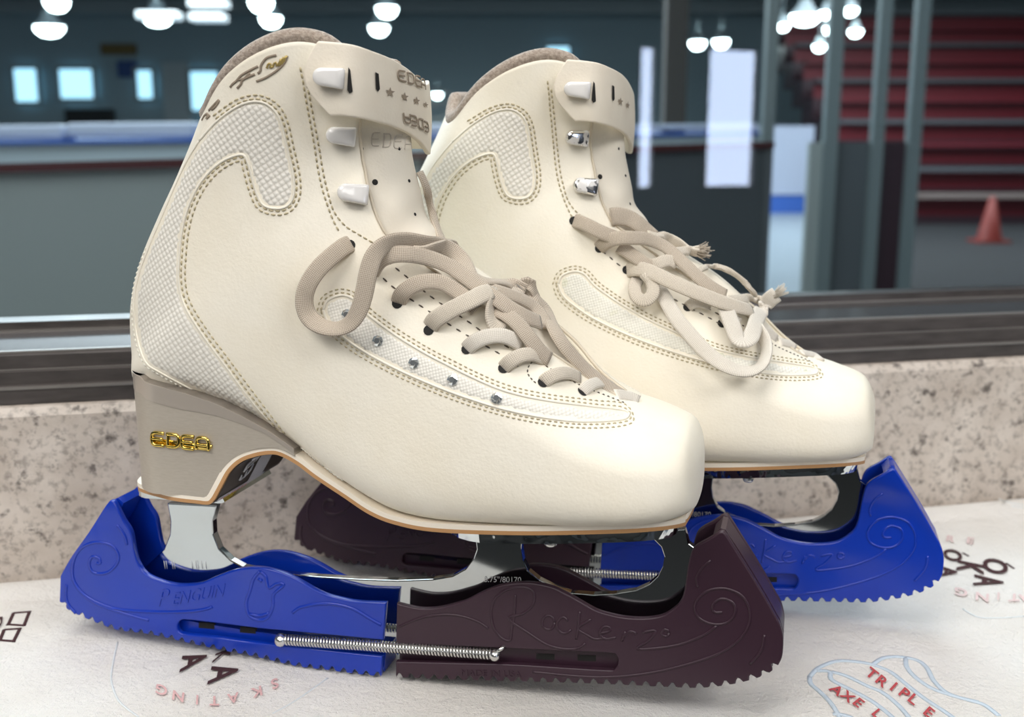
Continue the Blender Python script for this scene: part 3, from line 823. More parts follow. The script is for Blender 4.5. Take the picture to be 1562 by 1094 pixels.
    pl = SP[i_h].copy(); pl[:, 2] = np.minimum(pl[:, 2], .021); link('heel_plate', ribbon(pl, -.0024, 0), M_CHROME, bl)
    i_f = [i for i in range(len(SP)) if 640 < F1.proj((SP[i][0], -SP[i][2], SP[i][1]))[0] and i < 156]
    pl = SP[i_f].copy(); m_ = len(pl); x = np.linspace(-1, 1, m_)
    pl[:, 2] = np.minimum(pl[:, 2]-.0025, .0405*np.sqrt(np.maximum(1-np.abs(x)**3.5, .02))); pl[:, 2] = np.maximum(pl[:, 2], .004)
    link('sole_plate', ribbon(pl, -.0044, 0), M_CHROMEW, bl)
    sc = MB(); c0 = F1.on_v(840, 831, -.026); vs = []
    for i in range(5):
        for k in range(12): a = k*math.pi/6; rr_ = .0026*math.cos(i/4*1.5); vs.append(c0 + Vector((math.cos(a)*rr_, math.sin(a)*rr_, -.0016*math.sin(i/4*1.57))) + Vector((0,0,.0006)))
    sc.add(vs, [(i*12+k, i*12+(k+1)%12, (i+1)*12+(k+1)%12, (i+1)*12+k) for i in range(4) for k in range(12)]); link('screw', recalc(sc.me()), M_STEEL, bl)
    vs, fs = glyphs('8.75"/80170'); xm = max(v.x for v in vs); mb = MB()
    mb.add([F1.on_v(738+57*v.x/xm, 888-8.5*v.y/.7+v.x/xm*1, -.00225) for v in vs], fs); link('etched_size_mark', mb.me(False), M_LABELW, rn)
    mb = MB()
    for x in (250,253,262,265,292,298,301,307,313):
        tube(mb, [F1.on_v(x, 856, -.0022), F1.on_v(x+2, 868, -.0022)], .00018, 4)
    link('etched_mark', mb.me(), M_LABELW, rn)
    return root

# ------------------------------------------------------------------ laces
M1 = [ # front skate: (material key, width mm, points)
 ('G', 7.0, [(536,371,0.5),(524,377,3),(506,391,5),(486,410,7),(470,434,8),(464,458,8,.25),(470,482,8,.35),(488,497,9,.6),(512,502,10,.7),(534,493,11,.4),(548,472,12,.1),(556,445,13),(562,415,14),(572,388,14,-.2),(592,371,13,-.5),(620,367,12,-.7),(650,372,11,-.7),(680,378,10,-.5),(703,395,10,-.3),(716,420,9)]),
 ('G', 6.6, [(566,416,4),(578,398,8),(597,389,11),(625,388,12),(655,394,12),(684,405,12),(708,421,12),(730,437,12),(752,452,12),(778,470,11),(804,484,10),(824,492,8)]),
 ('G', 6.4, [(608,463,.3),(612,450,4),(626,438,7),(648,430,9),(672,431,9),(692,441,8),(712,456,7),(728,472,5)]),
 ('L', 7.2, [(656,500,.5),(664,488,4),(690,472,9,.1),(718,458,13,.1),(740,447,14),(752,446,13,.4),(752,458,10,.9),(748,474,7,1.0),(752,492,5,.6),(766,506,3)]),
 ('W', 6.2, [(711,534,0),(722,523,3),(742,514,5),(764,512,5.5),(782,518,4),(796,528,1)]),
 ('L', 5.8, [(767,563,0),(778,552,3),(794,543,4.5),(812,541,4),(828,547,1)]),
 ('L', 5.4, [(827,585,0),(838,576,2.5),(854,570,4),(870,570,3.5),(884,577,1)]),
 ('W', 5.0, [(887,599,0),(897,590,2.5),(910,584,3.5),(924,585,2),(934,592,.5)]),
 ('G', 6.4, [(716,424,12),(740,428,13,.5),(768,432,13,.5),(796,441,13,.4),(818,456,13,.2),(832,474,12),(844,500,11),(858,524,9),(876,546,7),(896,566,5),(916,582,4),(936,596,2),(950,604,.5)]),
 ('G', 6.6, [(752,470,5),(770,478,8),(790,494,9),(806,514,8),(822,534,5),(838,548,2)]),
 ('G', 6.0, [(738,440,8),(764,446,10),(792,455,10),(814,468,9),(828,484,7),(834,500,4)]),
 ('G', 5.5, [(786,452,8),(796,436,13),(806,430,14),(812,440,13),(818,456,10)]),
 ('G', 5.2, [(700,392,9),(698,380,11,.6),(684,374,12,.9),(664,378,12,.9),(646,384,11,.7),(630,384,10,.6)]),
 ('W', 5.6, [(940,603,1),(952,604,2.2),(964,607,2.2),(974,612,.5)]),
 ('G', 3.6, [(640,262,2),(650,285,2),(656,312,2),(664,340,2),(674,366,3)]),
]
zr = lambda P: [((860+x/3.7725), (310+y/3.7725), *r) for (x, y, *r) in P]
M2 = [
 ('G', 6.6, zr([(58,100,.5),(90,108,3),(140,130,5),(200,160,7),(260,185,8),(320,205,7)])),
 ('G', 6.6, zr([(200,262,.5),(225,240,4),(270,212,8),(330,200,11),(400,200,12),(470,205,13),(540,228,13),(600,262,13),(660,315,12),(720,375,12),(790,440,11),(860,490,10),(930,530,9)])),
 ('G', 6.4, zr([(320,250,3),(370,280,5),(420,315,7),(470,350,7),(520,375,6)])),
 ('L', 6.2, zr([(480,385,4),(540,350,8),(600,330,9),(650,350,8)])),
 ('L', 7.0, zr([(362,388,.5),(400,380,4),(460,382,8),(530,410,11),(610,448,12),(700,488,13),(790,525,13),(880,560,13),(960,585,14),(1030,605,15),(1080,615,15)])),
 ('L', 5.2, zr([(950,560,14),(1020,552,16),(1090,552,17),(1140,560,18)])),
 ('W', 6.8, zr([(545,490,1),(570,530,4),(610,600,6),(660,680,8),(720,750,9),(790,830,10),(860,890,11,.2),(930,935,12,.4),(1010,965,12,.6),(1080,965,12,.7),(1135,935,12,.9),(1162,880,12,1.1),(1165,820,11,1.2),(1145,765,10,1.1),(1110,720,9,.8)])),
 ('W', 7.6, zr([(930,600,10),(950,650,10),(975,720,10),(1000,780,10,.2),(1030,800,11,.5),(1065,785,12,.4),(1090,740,13),(1105,690,14),(1125,640,16),(1150,595,18),(1190,550,20),(1225,525,21)]), True),
 ('L', 6.0, zr([(425,440,2),(408,480,6),(415,530,8),(450,560,9),(490,550,9),(515,510,9),(508,460,9),(480,435,9),(460,450,8)])),
 ('L', 3.0, zr([(765,400,10),(800,375,13),(850,362,15),(910,372,16),(970,400,16),(1030,445,15),(1070,490,14),(1100,530,12)])),
 ('G', 8.5, zr([(270,80,1),(320,75,3),(380,90,4),(430,120,5),(480,165,5),(520,200,4)])),
 ('L', 5.0, zr([(490,185,8),(540,185,11,.6),(600,200,13,.6),(660,230,14,.4),(710,265,15),(750,282,16),(780,285,16)]), True),
 ('L', 5.0, zr([(640,280,10),(690,275,13),(740,272,15),(785,268,16)]), True),
 ('W', 5.4, zr([(712,602,.5),(740,578,3),(790,570,5),(850,590,5)])),
 ('W', 5.4, zr([(905,685,.5),(930,668,3),(970,665,4),(1010,690,3)])),
 ('W', 5.2, zr([(1130,730,1),(1160,735,3),(1190,755,3),(1220,785,1)])),
 ('W', 5.0, zr([(1240,800,1),(1270,805,3),(1300,815,3),(1330,838,1)])),
 ('W', 4.6, zr([(1370,865,1),(1400,868,2.6),(1440,880,2.6),(1475,905,1)])),
]
ML = {'G': M_LACE, 'L': M_LACE_L, 'W': M_LACE_W}
sk1 = build_skate('figure_skate', F1, S1, 'white figure skate in front, with crystals on its side panel and blue-heeled guard')
sk2 = build_skate('figure_skate', F2, S2, 'white figure skate behind the front one, nearer the window, with chipped lace hooks', True)
for (root, S, D) in ((sk1, S1, M1), (sk2, S2, M2)):
    for q in D:
        q[2][0] = (*q[2][0][:2], -1.2, *q[2][0][3:]) if q[2][0][2] <= .5 else q[2][0]
        link('lace', lace_mesh(S, q[2], q[1]/1000, .0018, len(q) > 3), ML[q[0]], root)

# ------------------------------------------------------------------ blade guards
VG = -.0115
def teeth(P, pitch, depth):
    """scalloped bottom edge along a traced line"""
    D = dens2(P, .0008, False); d = np.r_[0, np.cumsum(np.linalg.norm(np.diff(D, axis=0), axis=1))]; out = []
    for i in range(len(D)):
        t = D[min(i+1, len(D)-1)]-D[max(i-1, 0)]; t = t/np.linalg.norm(t); n = np.array([t[1], -t[0]])
        ph = (d[i] % pitch)/pitch; c = max(0, math.sin(ph*2*math.pi)); out.append(tuple(D[i] + n*depth*c**.7))
    return out
px2 = lambda P, v=VG: [(q.x, q.z) for q in (F1.on_v(x, y, v) for x, y in P)]
HEEL_TOP = [(91.6,879),(108,850),(135,812),(162,770),(171,764),(179,776),(188,794),(199,812),(204,838),(209,857),(222,876),(246,887),(268,892),(290,892),(308,889),(327,881),(342,875),(357,870),(372,867),(387,866),(402,867),(416,870),(432,875),(446,881),(463,890),(480,900),(498,908),(517,913),(535,917),(554,919),(589,920)]
HEEL_SLOT = [(584,977),(490,968),(394,959),(330,951),(283,946),(273,949),(270,957),(273,965),(283,968),(330,973),(394,981.5),(490,992),(583,1002)]
HEEL_BOT = [(580,1033),(550,1030),(505,1024),(450,1017),(394,1004),(338,993),(283,981),(227,968.5),(182,963),(153,953.6),(130,944),(105,932),(90,918)]
TOE_TOP = [(605,921),(620,925),(638,928.6),(656,929),(673,927),(693,922),(712,916),(729,907),(747,899),(762,894),(778,891),(795,889.5),(812,890),(830,893),(847,898),(863,906),(878,914),(908,931),(930,938),(952,942.5),(974,944),(995,943),(1012,939),(1025,931),(1036,921),(1042,908),(1045,893),(1048,870),(1053,847),(1061,834),(1082,822),(1098,812),(1106,814),(1126,845),(1148,880),(1169.5,916),(1181,937),(1189,951),(1194,968),(1195,982),(1193,1003),(1187,1016)]
TOE_BOT = [(1187,1016),(1169.5,1029.6),(1139,1040),(1104,1047),(1060,1050.5),(995,1048),(930,1045),(865,1042.6),(777,1040.5),(690,1038),(640,1036),(603.5,1034)]
TOE_SLOT = [(603.5,1010),(690,1012),(778,1014),(860,1019),(928,1023),(938,1021),(943,1010),(940,1001),(930,997),(860,994),(778,990),(690,986),(603.5,982.6)]
HEEL_MID = [(160,769),(171,764),(180,772),(172,790),(150,830),(136,870),(140,905),(170,928),(230,945),(330,962),(460,982),(586,994),(583,1002)]
TOE_MID = [(604,985),(700,992),(860,1000),(980,1000),(1060,975),(1095,930),(1108,880),(1098,838),(1086,824),(1098,812),(1106,814),(1126,845),(1148,880),(1169.5,916),(1181,937),(1189,951),(1194,968),(1195,982),(1193,1003)]
WALL = .0030
def guard_half(top, slot, bot, mid, midbot, heel):
    tp_ = dens2(px2(top), .0012, False).tolist()
    te = teeth(px2(bot), .0054, .0021)
    sl = dens2(px2(slot), .0012, False).tolist()
    near = tp_ + sl + te if heel else tp_ + te + sl
    far = tp_ + te
    mb = MB()
    vs, fs = curve_plate([near], WALL/2, .0007); mb.add([v + Vector((0, -.0115+WALL/2, 0)) for v in vs], fs)
    vs, fs = curve_plate([far], WALL/2, .0007); mb.add([v + Vector((0, .0115-WALL/2, 0)) for v in vs], fs)
    m_ = px2(mid) + te
    vs, fs = curve_plate([m_], .0072, .0001, 0); mb.add(vs, fs)
    # flat backing behind the slot
    return recalc(mb.me(True))
hm = guard_half(HEEL_TOP, HEEL_SLOT, HEEL_BOT, HEEL_MID, None, True)
tm = guard_half(TOE_TOP, TOE_SLOT, TOE_BOT, TOE_MID, None, False)
for m_ in (hm, tm):
    try: m_.set_sharp_from_angle(angle=.7)
    except Exception: pass
def relief(mb, P, r=.00045, v=VG, step=.0012):
    q = [F1.on_v(x, y, v) for x, y in P]; D = smooth_path([list(p) for p in q], step); tube(mb, [Vector(d) for d in D], r, 6, flat=([Vector((0,1,0))]*len(D), .7))
za = lambda P: z2(P, 2.693, (60,690)); zb_ = lambda P: z2(P, 2.297, (560,690))
def text_on(mb, txt, a, b, h, v=VG-.0001, shear=0, ex=.05):
    vs, fs = glyphs(txt, ex, shear); xm = max(q.x for q in vs); sc = abs(F1.on_v(b[0],b[1],v).x-F1.on_v(a[0],a[1],v).x)/xm
    out = []
    for q in vs:
        t = q.x/xm; p = F1.on_v(a[0]+(b[0]-a[0])*t, a[1]+(b[1]-a[1])*t - h*q.y/.7, v); p.y -= q.z*.006; out.append(p)
    mb.add(out, fs)
mbh = MB()
for P in ([(235,455),(250,458),(246,437),(217,430),(205,460),(225,495),(278,495),(318,460),(325,420),(295,382),(230,370),(172,395),(140,450),(140,520),(175,580),(240,625),(340,660),(450,690)],
          [(135,520),(190,590),(300,640),(450,655),(600,655),(680,645),(710,635)], [(905,490),(880,520),(865,570),(850,620),(862,670),(900,690),(938,680),(960,630),(962,585),(1005,545),(975,540),(942,558),(930,510),(905,490)], [(900,520),(915,530)], [(865,665),(905,672),(945,660)],
          [(1040,660),(1080,635),(1180,622),(1280,640),(1360,685),(1405,710)], [(112,545),(110,590),(122,630),(150,662)], [(320,300),(350,340),(360,380)]): relief(mbh, za(P), .0008)
text_on(mbh, 'P', za([(480,635)])[0], za([(535,625)])[0], 25, shear=.3); text_on(mbh, 'ENGUIN', za([(542,630)])[0], za([(765,590)])[0], 19, shear=.3)
mbt = MB()
cir = lambda x, y, a, b: [(x+a*math.cos(t), y+b*math.sin(t)) for t in np.linspace(0, 2*math.pi, 11)]
for P in ([(520,500),(517,560),(507,620),(500,660),(470,650),(447,620),(437,585),(436,550),(452,508),(500,478),(560,475),(587,500),(577,540),(540,568),(495,582),(560,630),(640,678),(720,690),(765,670)], cir(635,597,22,25),
          [(703,592),(687,577),(667,595),(670,623),(692,635),(715,622)], [(745,558),(740,610),(733,655)], [(785,585),(738,617),(770,640),(800,655),(835,650)], [(815,635),(850,627),(847,612),(825,614),(815,637),(835,655),(872,648)],
          [(893,662),(898,645),(906,628)], [(899,648),(915,630),(932,628),(944,638)], [(965,632),(1012,625),(985,660),(945,688),(1020,686),(1100,672),(1180,640),(1225,608)], cir(1045,633,13,13),
          [(580,770),(800,788),(980,775),(1150,735),(1260,690),(1325,630),(1343,565),(1315,505),(1255,478),(1190,487),(1150,530),(1160,578),(1210,602),(1260,597),(1290,562),(1282,527),(1242,513),(1212,533),(1216,560),(1245,560)],
          [(1160,472),(1155,440),(1175,402),(1205,380)], [(1392,640),(1382,692),(1342,742)], [(110,612),(200,577),(300,570),(380,590),(425,618)]): relief(mbt, zb_(P), .0006)
text_on(mbt, 'MADE IN USA', zb_([(328,782)])[0], zb_([(540,788)])[0], 9, ex=.04)
hr, tr = mbh.me(), mbt.me()
mbv = MB(); mbw = MB()
for (x, y) in ((315,955),(378,962)): mbv.slab([F1.on_v(x+a, y+b, -.0073) for a, b in ((-12,-5),(12,-3),(12,5),(-12,3))], (0, .001, 0))
for (x, y) in ((832,1001),(895,1003)): mbw.slab([F1.on_v(x+a, y+b, -.0073) for a, b in ((-14,-4),(14,-3),(14,6),(-14,5))], (0, .001, 0))
vh, vt = mbv.me(False), mbw.me(False)
def spring_mesh(side):
    mb = MB(); a = F1.on_v(432, 976, VG-.0002); b = F1.on_v(752, 998, VG-.0002); a.y *= side*-1 if side > 0 else 1; b.y = a.y
    turns = 68; P = []; ax = (b-a); Lg = ax.length; ax.normalize(); u = Vector((0,1,0)); w = ax.cross(u)
    for i in range(turns*9+1):
        t = i/(turns*9); th = t*turns*2*math.pi; P.append(a + ax*(Lg*t) + u*(math.cos(th)*.00215) + w*(math.sin(th)*.00215))
    tube(mb, P, .00050, 6)
    return mb.me(), a, b
def ball(c, r, n=10):
    vs = [c + Vector((math.cos(k*2*math.pi/n)*math.cos(t)*r, math.sin(k*2*math.pi/n)*math.cos(t)*r, math.sin(t)*r)) for t in np.linspace(-1.5, 1.5, 8) for k in range(n)]
    fs = [(i*n+k, i*n+(k+1)%n, (i+1)*n+(k+1)%n, (i+1)*n+k) for i in range(7) for k in range(n)] + [tuple(range(n))[::-1], tuple(range(7*n, 8*n))]
    return vs, fs
spm, spa, spb = spring_mesh(-1)
mbe = MB(); mbe.add(*ball(spa + Vector((-.0008, -.0008, 0)), .0030)); spe_a = recalc(mbe.me())
mbe = MB(); mbe.add(*ball(spb + Vector((.001, -.0008, 0)), .0026)); tube(mbe, [spb+Vector((.001,-.001,.001)), spb+Vector((.004,-.001,.0035)), spb+Vector((.0052,.001,.004))], .0009, 6); spe_b = recalc(mbe.me())
def mirrored(me):
    m2 = me.copy(); m2.transform(Matrix.Scale(-1, 4, (0,1,0))); m2.flip_normals(); return m2
spm2, spe2a, spe2b = mirrored(spm), mirrored(spe_a), mirrored(spe_b)
def build_guard(F, hmat, tmat, label, hl, tl):
    g_ = empty('blade_guard', F.o, -F.a); thing(g_, label, 'skate guard', 'pair of two-coloured blade guards')
    for nm, me, rl, vn, m_, lb in (('heel_piece', hm, hr, vh, hmat, hl), ('toe_piece', tm, tr, vt, tmat, tl)):
        o = link(nm, me.copy(), m_, g_, lb); link('raised_design', rl.copy(), m_, o); link('slot_opening', vn.copy(), M_BLACK, o)
    for a, b, c in ((spm, spe_a, spe_b), (spm2, spe2a, spe2b)):
        s_ = link('tension_spring', a.copy(), M_SPRING, g_); link('spring_end', b.copy(), M_SPRING, s_); link('spring_end', c.copy(), M_SPRING, s_)
    return g_
build_guard(F1, M_BLUE, M_PURPLE, 'hard blade guard on the front skate, blue heel half and plum toe half', 'blue plastic heel half', 'dark plum plastic toe half')
build_guard(F2, M_PURPLE, M_BLUE, 'hard blade guard on the rear skate, plum heel half and blue toe half', 'dark plum plastic heel half', 'blue plastic toe half')

# ------------------------------------------------------------------ towel, ledge, window wall
WA = .2216; WT = Vector((math.cos(WA), math.sin(WA), 0)); WN = Vector((math.sin(WA), -math.cos(WA), 0))     # along the wall, towards the camera
W0 = Vector((-.276, .532, 0))
def wall_pt(t, n, z): return W0 + WT*t - WN*n + Vector((0,0,z))          # n grows away from the camera
def wall_bar(mb, prof, t0=-1.6, t1=2.6):
    n = len(prof); mb.add([wall_pt(t0, a, z) for a, z in prof] + [wall_pt(t1, a, z) for a, z in prof], [tuple(range(n)), tuple(range(n, 2*n))[::-1]] + [(i, n+i, n+(i+1)%n, (i+1)%n) for i in range(n)])
from mathutils import noise as mn
ZMIN = min(min(v.co.z for v in hm.vertices), min(v.co.z for v in tm.vertices))
def towel_z(x, y):
    return ZMIN - .0006 + .0004*mn.noise(Vector((x*40, y*40, 0))) + .0008*mn.noise(Vector((x*9, y*9, 3)))
nx, ny = 170, 110; vs = []
for j in range(ny+1):
    for i in range(nx+1):
        t = -.35 + 1.55*i/nx; q = .004 + .36*j/ny; fl = .257; n = -q
        if q > fl: n = -(fl + .014*math.sin(min((q-fl)/.014, math.pi/2)))
        p = wall_pt(t, n, 0); z = towel_z(p.x, p.y)
        if q > fl: z -= .014*(1-math.cos(min((q-fl)/.014, math.pi/2))) + max(0, q-fl-.022)
        e = -n-.004
        if e < .035: z += .0016*math.exp(-((e-.012)/.012)**2) - .0012*math.exp(-((e-.026)/.003)**2) - (.004 if e < .001 else 0)
        p.z = z; vs.append(p)
fs = [(j*(nx+1)+i, (j+1)*(nx+1)+i, (j+1)*(nx+1)+i+1, j*(nx+1)+i+1) for j in range(ny) for i in range(nx)]
tw_me = recalc(mesh(vs, fs)); towel = link('towel', tw_me, M_TOWEL)
TB = BVHTree.FromPolygons(vs, fs)
so = towel.modifiers.new('s', 'SOLIDIFY'); so.thickness = .003; so.offset = -1
thing(towel, 'white plush towel printed with lettering and skates, spread on the ledge under both skates', 'towel')
def on_towel(px, py, off=.0005):
    d = ray(px, py); loc, n, i, ds = TB.ray_cast(CAM, d)
    if loc is None: loc = on_z(px, py, 0)
    return loc + Vector((0,0,off))
def towel_lines(Ps, r, m_, name='printed_line'):
    for P in Ps:
        mb = MB(); D = pix_path(P, 4); mb2 = [on_towel(x, y, .0002) for x, y in D]; tube(mb, mb2, r, 6, flat=([Vector((0,0,1))]*len(mb2), .3)); link(name, mb.me(), m_, towel)
def towel_text(items, m_, name='printed_letter'):
    for ch, o, r, u in items:
        mb = MB()
        vs, fs = glyphs(ch, bold=.022 if m_ is M_PDARK else .02); xm = max(v.x for v in vs); xn = min(v.x for v in vs); ym = max(max(v.y for v in vs), .7)
        # refine so the letters follow the pile
        q = []
        for v in vs:
            a = (v.x-(xn+xm)/2)/.62; b = v.y/.7-.5; q.append(on_towel(o[0]+r[0]*a+u[0]*b, o[1]+r[1]*a+u[1]*b, .0009))
        mb.add(q, fs); link(name, recalc(mb.me(False)), m_, towel)
zl_ = lambda x, y: (x/3.124, 830+y/3.124); zr_ = lambda x, y: (1200+x/3.276, 760+y/3.276); zq = lambda x, y: (1400+x/7.296, 790+y/7.296)
def tl(zf, r, P): return [[zf(*p) for p in q] for q in P]
towel_lines(tl(zl_, 0, [[q for q in P for _ in (0,1)] for P in ([(65,330),(140,325),(115,390),(40,385),(65,330)], [(20,410),(95,405),(65,465),(0,460),(20,410)])]) , .0009, M_PDARK, 'printed_motif')
towel_text([('D', (-3,952), (0,14), (14,-3)), ('A', zl_(925,562), (-4,22), (38,-12)), ('A', zl_(1068,622), (-6,24), (42,-8)), ('K', zl_(1062,538), (-6,14), (26,-10))], M_PDARK)
sk = 'SKATING'; ctr = [(1310,675),(1222,715),(1112,743),(1022,757),(940,752),(850,735),(770,705)]
ang = [(-15,6),(-16,5),(-15,3),(-15,0),(-13,-2),(-16,-4),(-16,-5)]
towel_text([(c, zl_(*p), a, (a[1]*.5, 14)) for c, p, a in zip(sk, ctr, ang)], M_PPINK)
towel_lines(tl(zl_, 0, [[(560,470),(540,560),(530,650),(560,740),(610,790),(660,825)], [(1562,640),(1480,700),(1390,760),(1300,810)]]), .0005, M_PBLUE2)
towel_text([('O', zq(390,430), (3,14), (27,3)), ('O', zq(865,553), (4,18), (36,4)), ('K', zq(590,575), (-3,15), (40,8)), ('A', zq(790,720), (-2,14), (44,4)), ('A', zq(340,615), (-2,14), (26,2))], M_PDARK)
towel_lines([[zq(500,395),zq(565,430)], [zq(985,510),zq(1070,570)]], .0008, M_PDARK, 'printed_motif')
towel_text([('E', zq(190,240), (12,2), (2,-9)), ('R', zq(365,248), (13,2), (2,-9)), ('E', zq(585,268), (15,2), (2,-9)), ('G', zq(480,845), (-18,-4), (-1,11)), ('N', zq(715,900), (-18,-3), (-1,12)), ('I', zq(895,890), (-12,-1), (-1,11)), ('T', zq(1070,905), (-18,1), (-1,11)), ('A', zq(1190,905), (-18,3), (-1,11))], M_PPINK2)
towel_lines(tl(zr_, 0, [[(880,555),(960,597),(1080,600),(1186,592)]]), .0006, M_PBLUE2)
towel_lines(tl(zr_, 0, [[(115,895),(160,850),(250,817),(350,820),(430,835),(520,872),(600,935),(690,1005),(790,1070),(860,1120)], [(430,835),(480,802),(560,795),(650,812),(700,850),(735,915),(800,975),(900,1010),(985,1035),(1060,1090)],
   [(115,895),(120,930),(165,970),(215,1020),(255,1080),(270,1120)], [(150,865),(215,870),(225,910),(330,965),(430,1020),(520,1090),(550,1120)], [(225,870),(300,892),(400,940),(480,975),(560,1040),(620,1110)], [(595,800),(600,845),(640,895),(720,950),(830,990),(960,1022)], [(230,1080),(300,1090),(360,1120)]]), .0012, M_PBLUE, 'printed_skate_drawing')
d_ = np.array([61,42]); 
row = [(425,885),(478,925),(535,950),(590,985),(635,1015),(712,1080)]
towel_text([(c, zr_(*p), (14,11), (10,-11)) for c, p in zip('TRIPLE', row)], M_PRED)
towel_text([(c, zr_(*p), (13,10), (11,-9)) for c, p in zip('AXEL', [(250,968),(305,1000),(360,1032),(455,1087)])], M_PRED)
towel_lines(tl(zr_, 0, [[(1060,5),(1120,25),(1186,35)], [(1120,40),(1186,50)]]), .0009, M_PBLUE2)
# ledge
mb = MB(); a, b, c, d = wall_pt(-1.6, 0, ZMIN-.0046), wall_pt(2.6, 0, ZMIN-.0046), wall_pt(2.6, -.255, ZMIN-.0046), wall_pt(-1.6, -.255, ZMIN-.0046); mb.slab([d, c, b, a], (0,0,-.03))
struct(link('trim_1', recalc(mb.me(False)), M_GRANITE))            # stone ledge slab
mb = MB(); wall_bar(mb, [(0,-.012),(0,.084),(.003,.0885),(.008,.0895),(.09,.0895),(.09,-.90),(.03,-.90),(.03,-.012)]); struct(link('wall_window_side', recalc(mb.me(False)), M_GRANITE))
win = struct(empty('window_1'))
mb = MB(); wall_bar(mb, [(.006,.0895),(.006,.0985),(.0085,.0995),(.0085,.1065),(.0105,.1075),(.0105,.1150),(.013,.1165),(.050,.1215),(.050,.127),(.070,.127),(.070,.0895)])
fr = link('window_frame', recalc(mb.me(False)), M_FRAME, win)
mb = MB(); wall_bar(mb, [(.0132,.1166),(.0132,.1172),(.0495,.1222),(.0495,.1216)]); link('sill_strip', mb.me(False), mat('polished_sill', (.12,.11,.11), .13, .6), fr)
mb = MB()
for pr in ([(.0052,.0975),(.0052,.0990),(.0075,.0990),(.0075,.0975)], [(.0095,.1072),(.0095,.1078),(.011,.1078),(.011,.1072)], [(.0118,.1160),(.0118,.1172),(.015,.1174),(.015,.1160)], [(.047,.1213),(.047,.1225),(.051,.1225),(.051,.1213)]): wall_bar(mb, pr)
link('frame_highlight', recalc(mb.me(False)), M_FRAMEHI, fr, 'pale metal strip painted as an edge highlight')  # pale strips put the frame's highlight lines into colour
mb = MB(); a, b, c, d = wall_pt(-1.6, .058, .127), wall_pt(2.6, .058, .127), wall_pt(2.6, .058, 1.9), wall_pt(-1.6, .058, 1.9); mb.add([a, b, c, d], [(0,1,2,3)]); link('window_pane', mb.me(False), M_GLASS, win)

# ------------------------------------------------------------------ rink beyond the glass
FZ = -.90
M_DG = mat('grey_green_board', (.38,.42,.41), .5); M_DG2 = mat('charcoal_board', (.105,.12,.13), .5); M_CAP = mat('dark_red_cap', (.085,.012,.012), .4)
M_WHITEB = mat('white_dasher', (.50,.55,.68), .4); M_BLUEB = mat('blue_kickplate', (.05,.14,.50), .4); M_PALE = mat('pale_ledge', (.50,.58,.62), .4)
M_ICE = mat('ice', (.36,.42,.47), .35); M_RUB = mat('dark_rubber', (.016,.017,.019), .75)
M_FARW = mat('slate_wall', (.36,.48,.53), .7); M_CEIL = mat('dark_ceiling', (.32,.40,.43), .8); M_BEAM = mat('painted_steel', (.34,.40,.42), .6)
M_RED = mat('red_bench', (.15,.006,.014), .5); M_GREYP = mat('grey_tread', (.09,.10,.11), .6); M_POST = mat('dark_grey_post', (.20,.245,.25), .4)
M_PLUM = mat('maroon_panel', (.045,.018,.026), .4); M_CONE = mat('orange_cone', (.24,.03,.02), .5); M_TAN = mat('tan_strip', (.25,.20,.18), .6); M_BROWN = mat('brown_column', (.060,.050,.042), .6)
M_LAMP = emit('lamp_glow', (.85,1,1), 14); M_WIN = emit('daylight', (.42,.78,1), 1.6); M_WIN2 = emit('daylight_soft', (.55,.75,1), .9)
mb = MB(); mb.box((-26, 1.1, FZ-.1), (26, 34, FZ)); struct(link('floor', mb.me(False), M_RUB))
mb = MB(); x1 = at(1245, 400, 9).x; mb.add([(-20,7,FZ+.004),(x1-.25,7,FZ+.004),(at(1250,320,19).x,19,FZ+.004),(-20,19,FZ+.004)], [(0,1,2,3)]); mb.slab(mb.v[:], (0,0,.002)); struct(link('floor_ice', recalc(mb.me(False)), M_ICE))
mb = MB(); mb.box((-26, 32, FZ), (26, 32.2, 5)); struct(link('wall_far', mb.me(False), M_FARW))
mb = MB(); mb.box((-26, 1.1, 4.2), (26, 34, 4.4)); struct(link('ceiling', mb.me(False), M_CEIL))
for k, y in enumerate((6, 10, 14, 18, 22, 26, 30)):
    mb = MB(); mb.box((-26, y-.12, 3.85), (26, y+.12, 4.2)); struct(link('trim_%d' % (k+2), mb.me(False), M_BEAM))
def panel(name, px0, px1, y0a, y0b, y1, Y0, Y1, m_, thick=.05, parent=None, zb=None):
    """upright board whose top edge runs from (px0,y0a) at depth Y0 to (px1,y0b) at depth Y1"""
    a, b = at(px0, y0a, Y0), at(px1, y0b, Y1)
    za, zb2 = (at(px0, y1, Y0).z, at(px1, y1, Y1).z) if zb is None else (zb, zb)
    mb = MB(); mb.slab([a, b, Vector((b.x, b.y, zb2)), Vector((a.x, a.y, za))], (0, thick, 0))
    return link(name, recalc(mb.me(False)), m_, parent)
r1 = empty('rink_barrier', at(600, 240, 2.6)*1); r1.location.z = FZ; thing(r1, 'dark grey barrier with a thin dark red cap just beyond the window', 'barrier')
def rp(o, root): o.matrix_parent_inverse = root.matrix_world.inverted(); return o
bpy.context.view_layer.update()
rp(panel('board_panel', -160, 640, 264, 240, 0, 2.0, 2.6, M_DG, parent=r1, zb=FZ), r1)  # lighter panel colour stands in for reflected light on the barrier's left
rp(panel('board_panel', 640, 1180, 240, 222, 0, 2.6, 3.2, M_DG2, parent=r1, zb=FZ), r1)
rp(panel('cap_rail', -160, 1180, 254, 212, 0, 1.98, 3.17, M_CAP, .09, r1, None), r1) if False else None
mb = MB(); a, b = at(-160, 254, 1.97), at(1182, 216, 3.17); mb.slab([a, b, b-Vector((0,0,.018)), a-Vector((0,0,.018))], (0,.10,0)); rp(link('cap_rail', recalc(mb.me(False)), M_CAP, r1), r1)
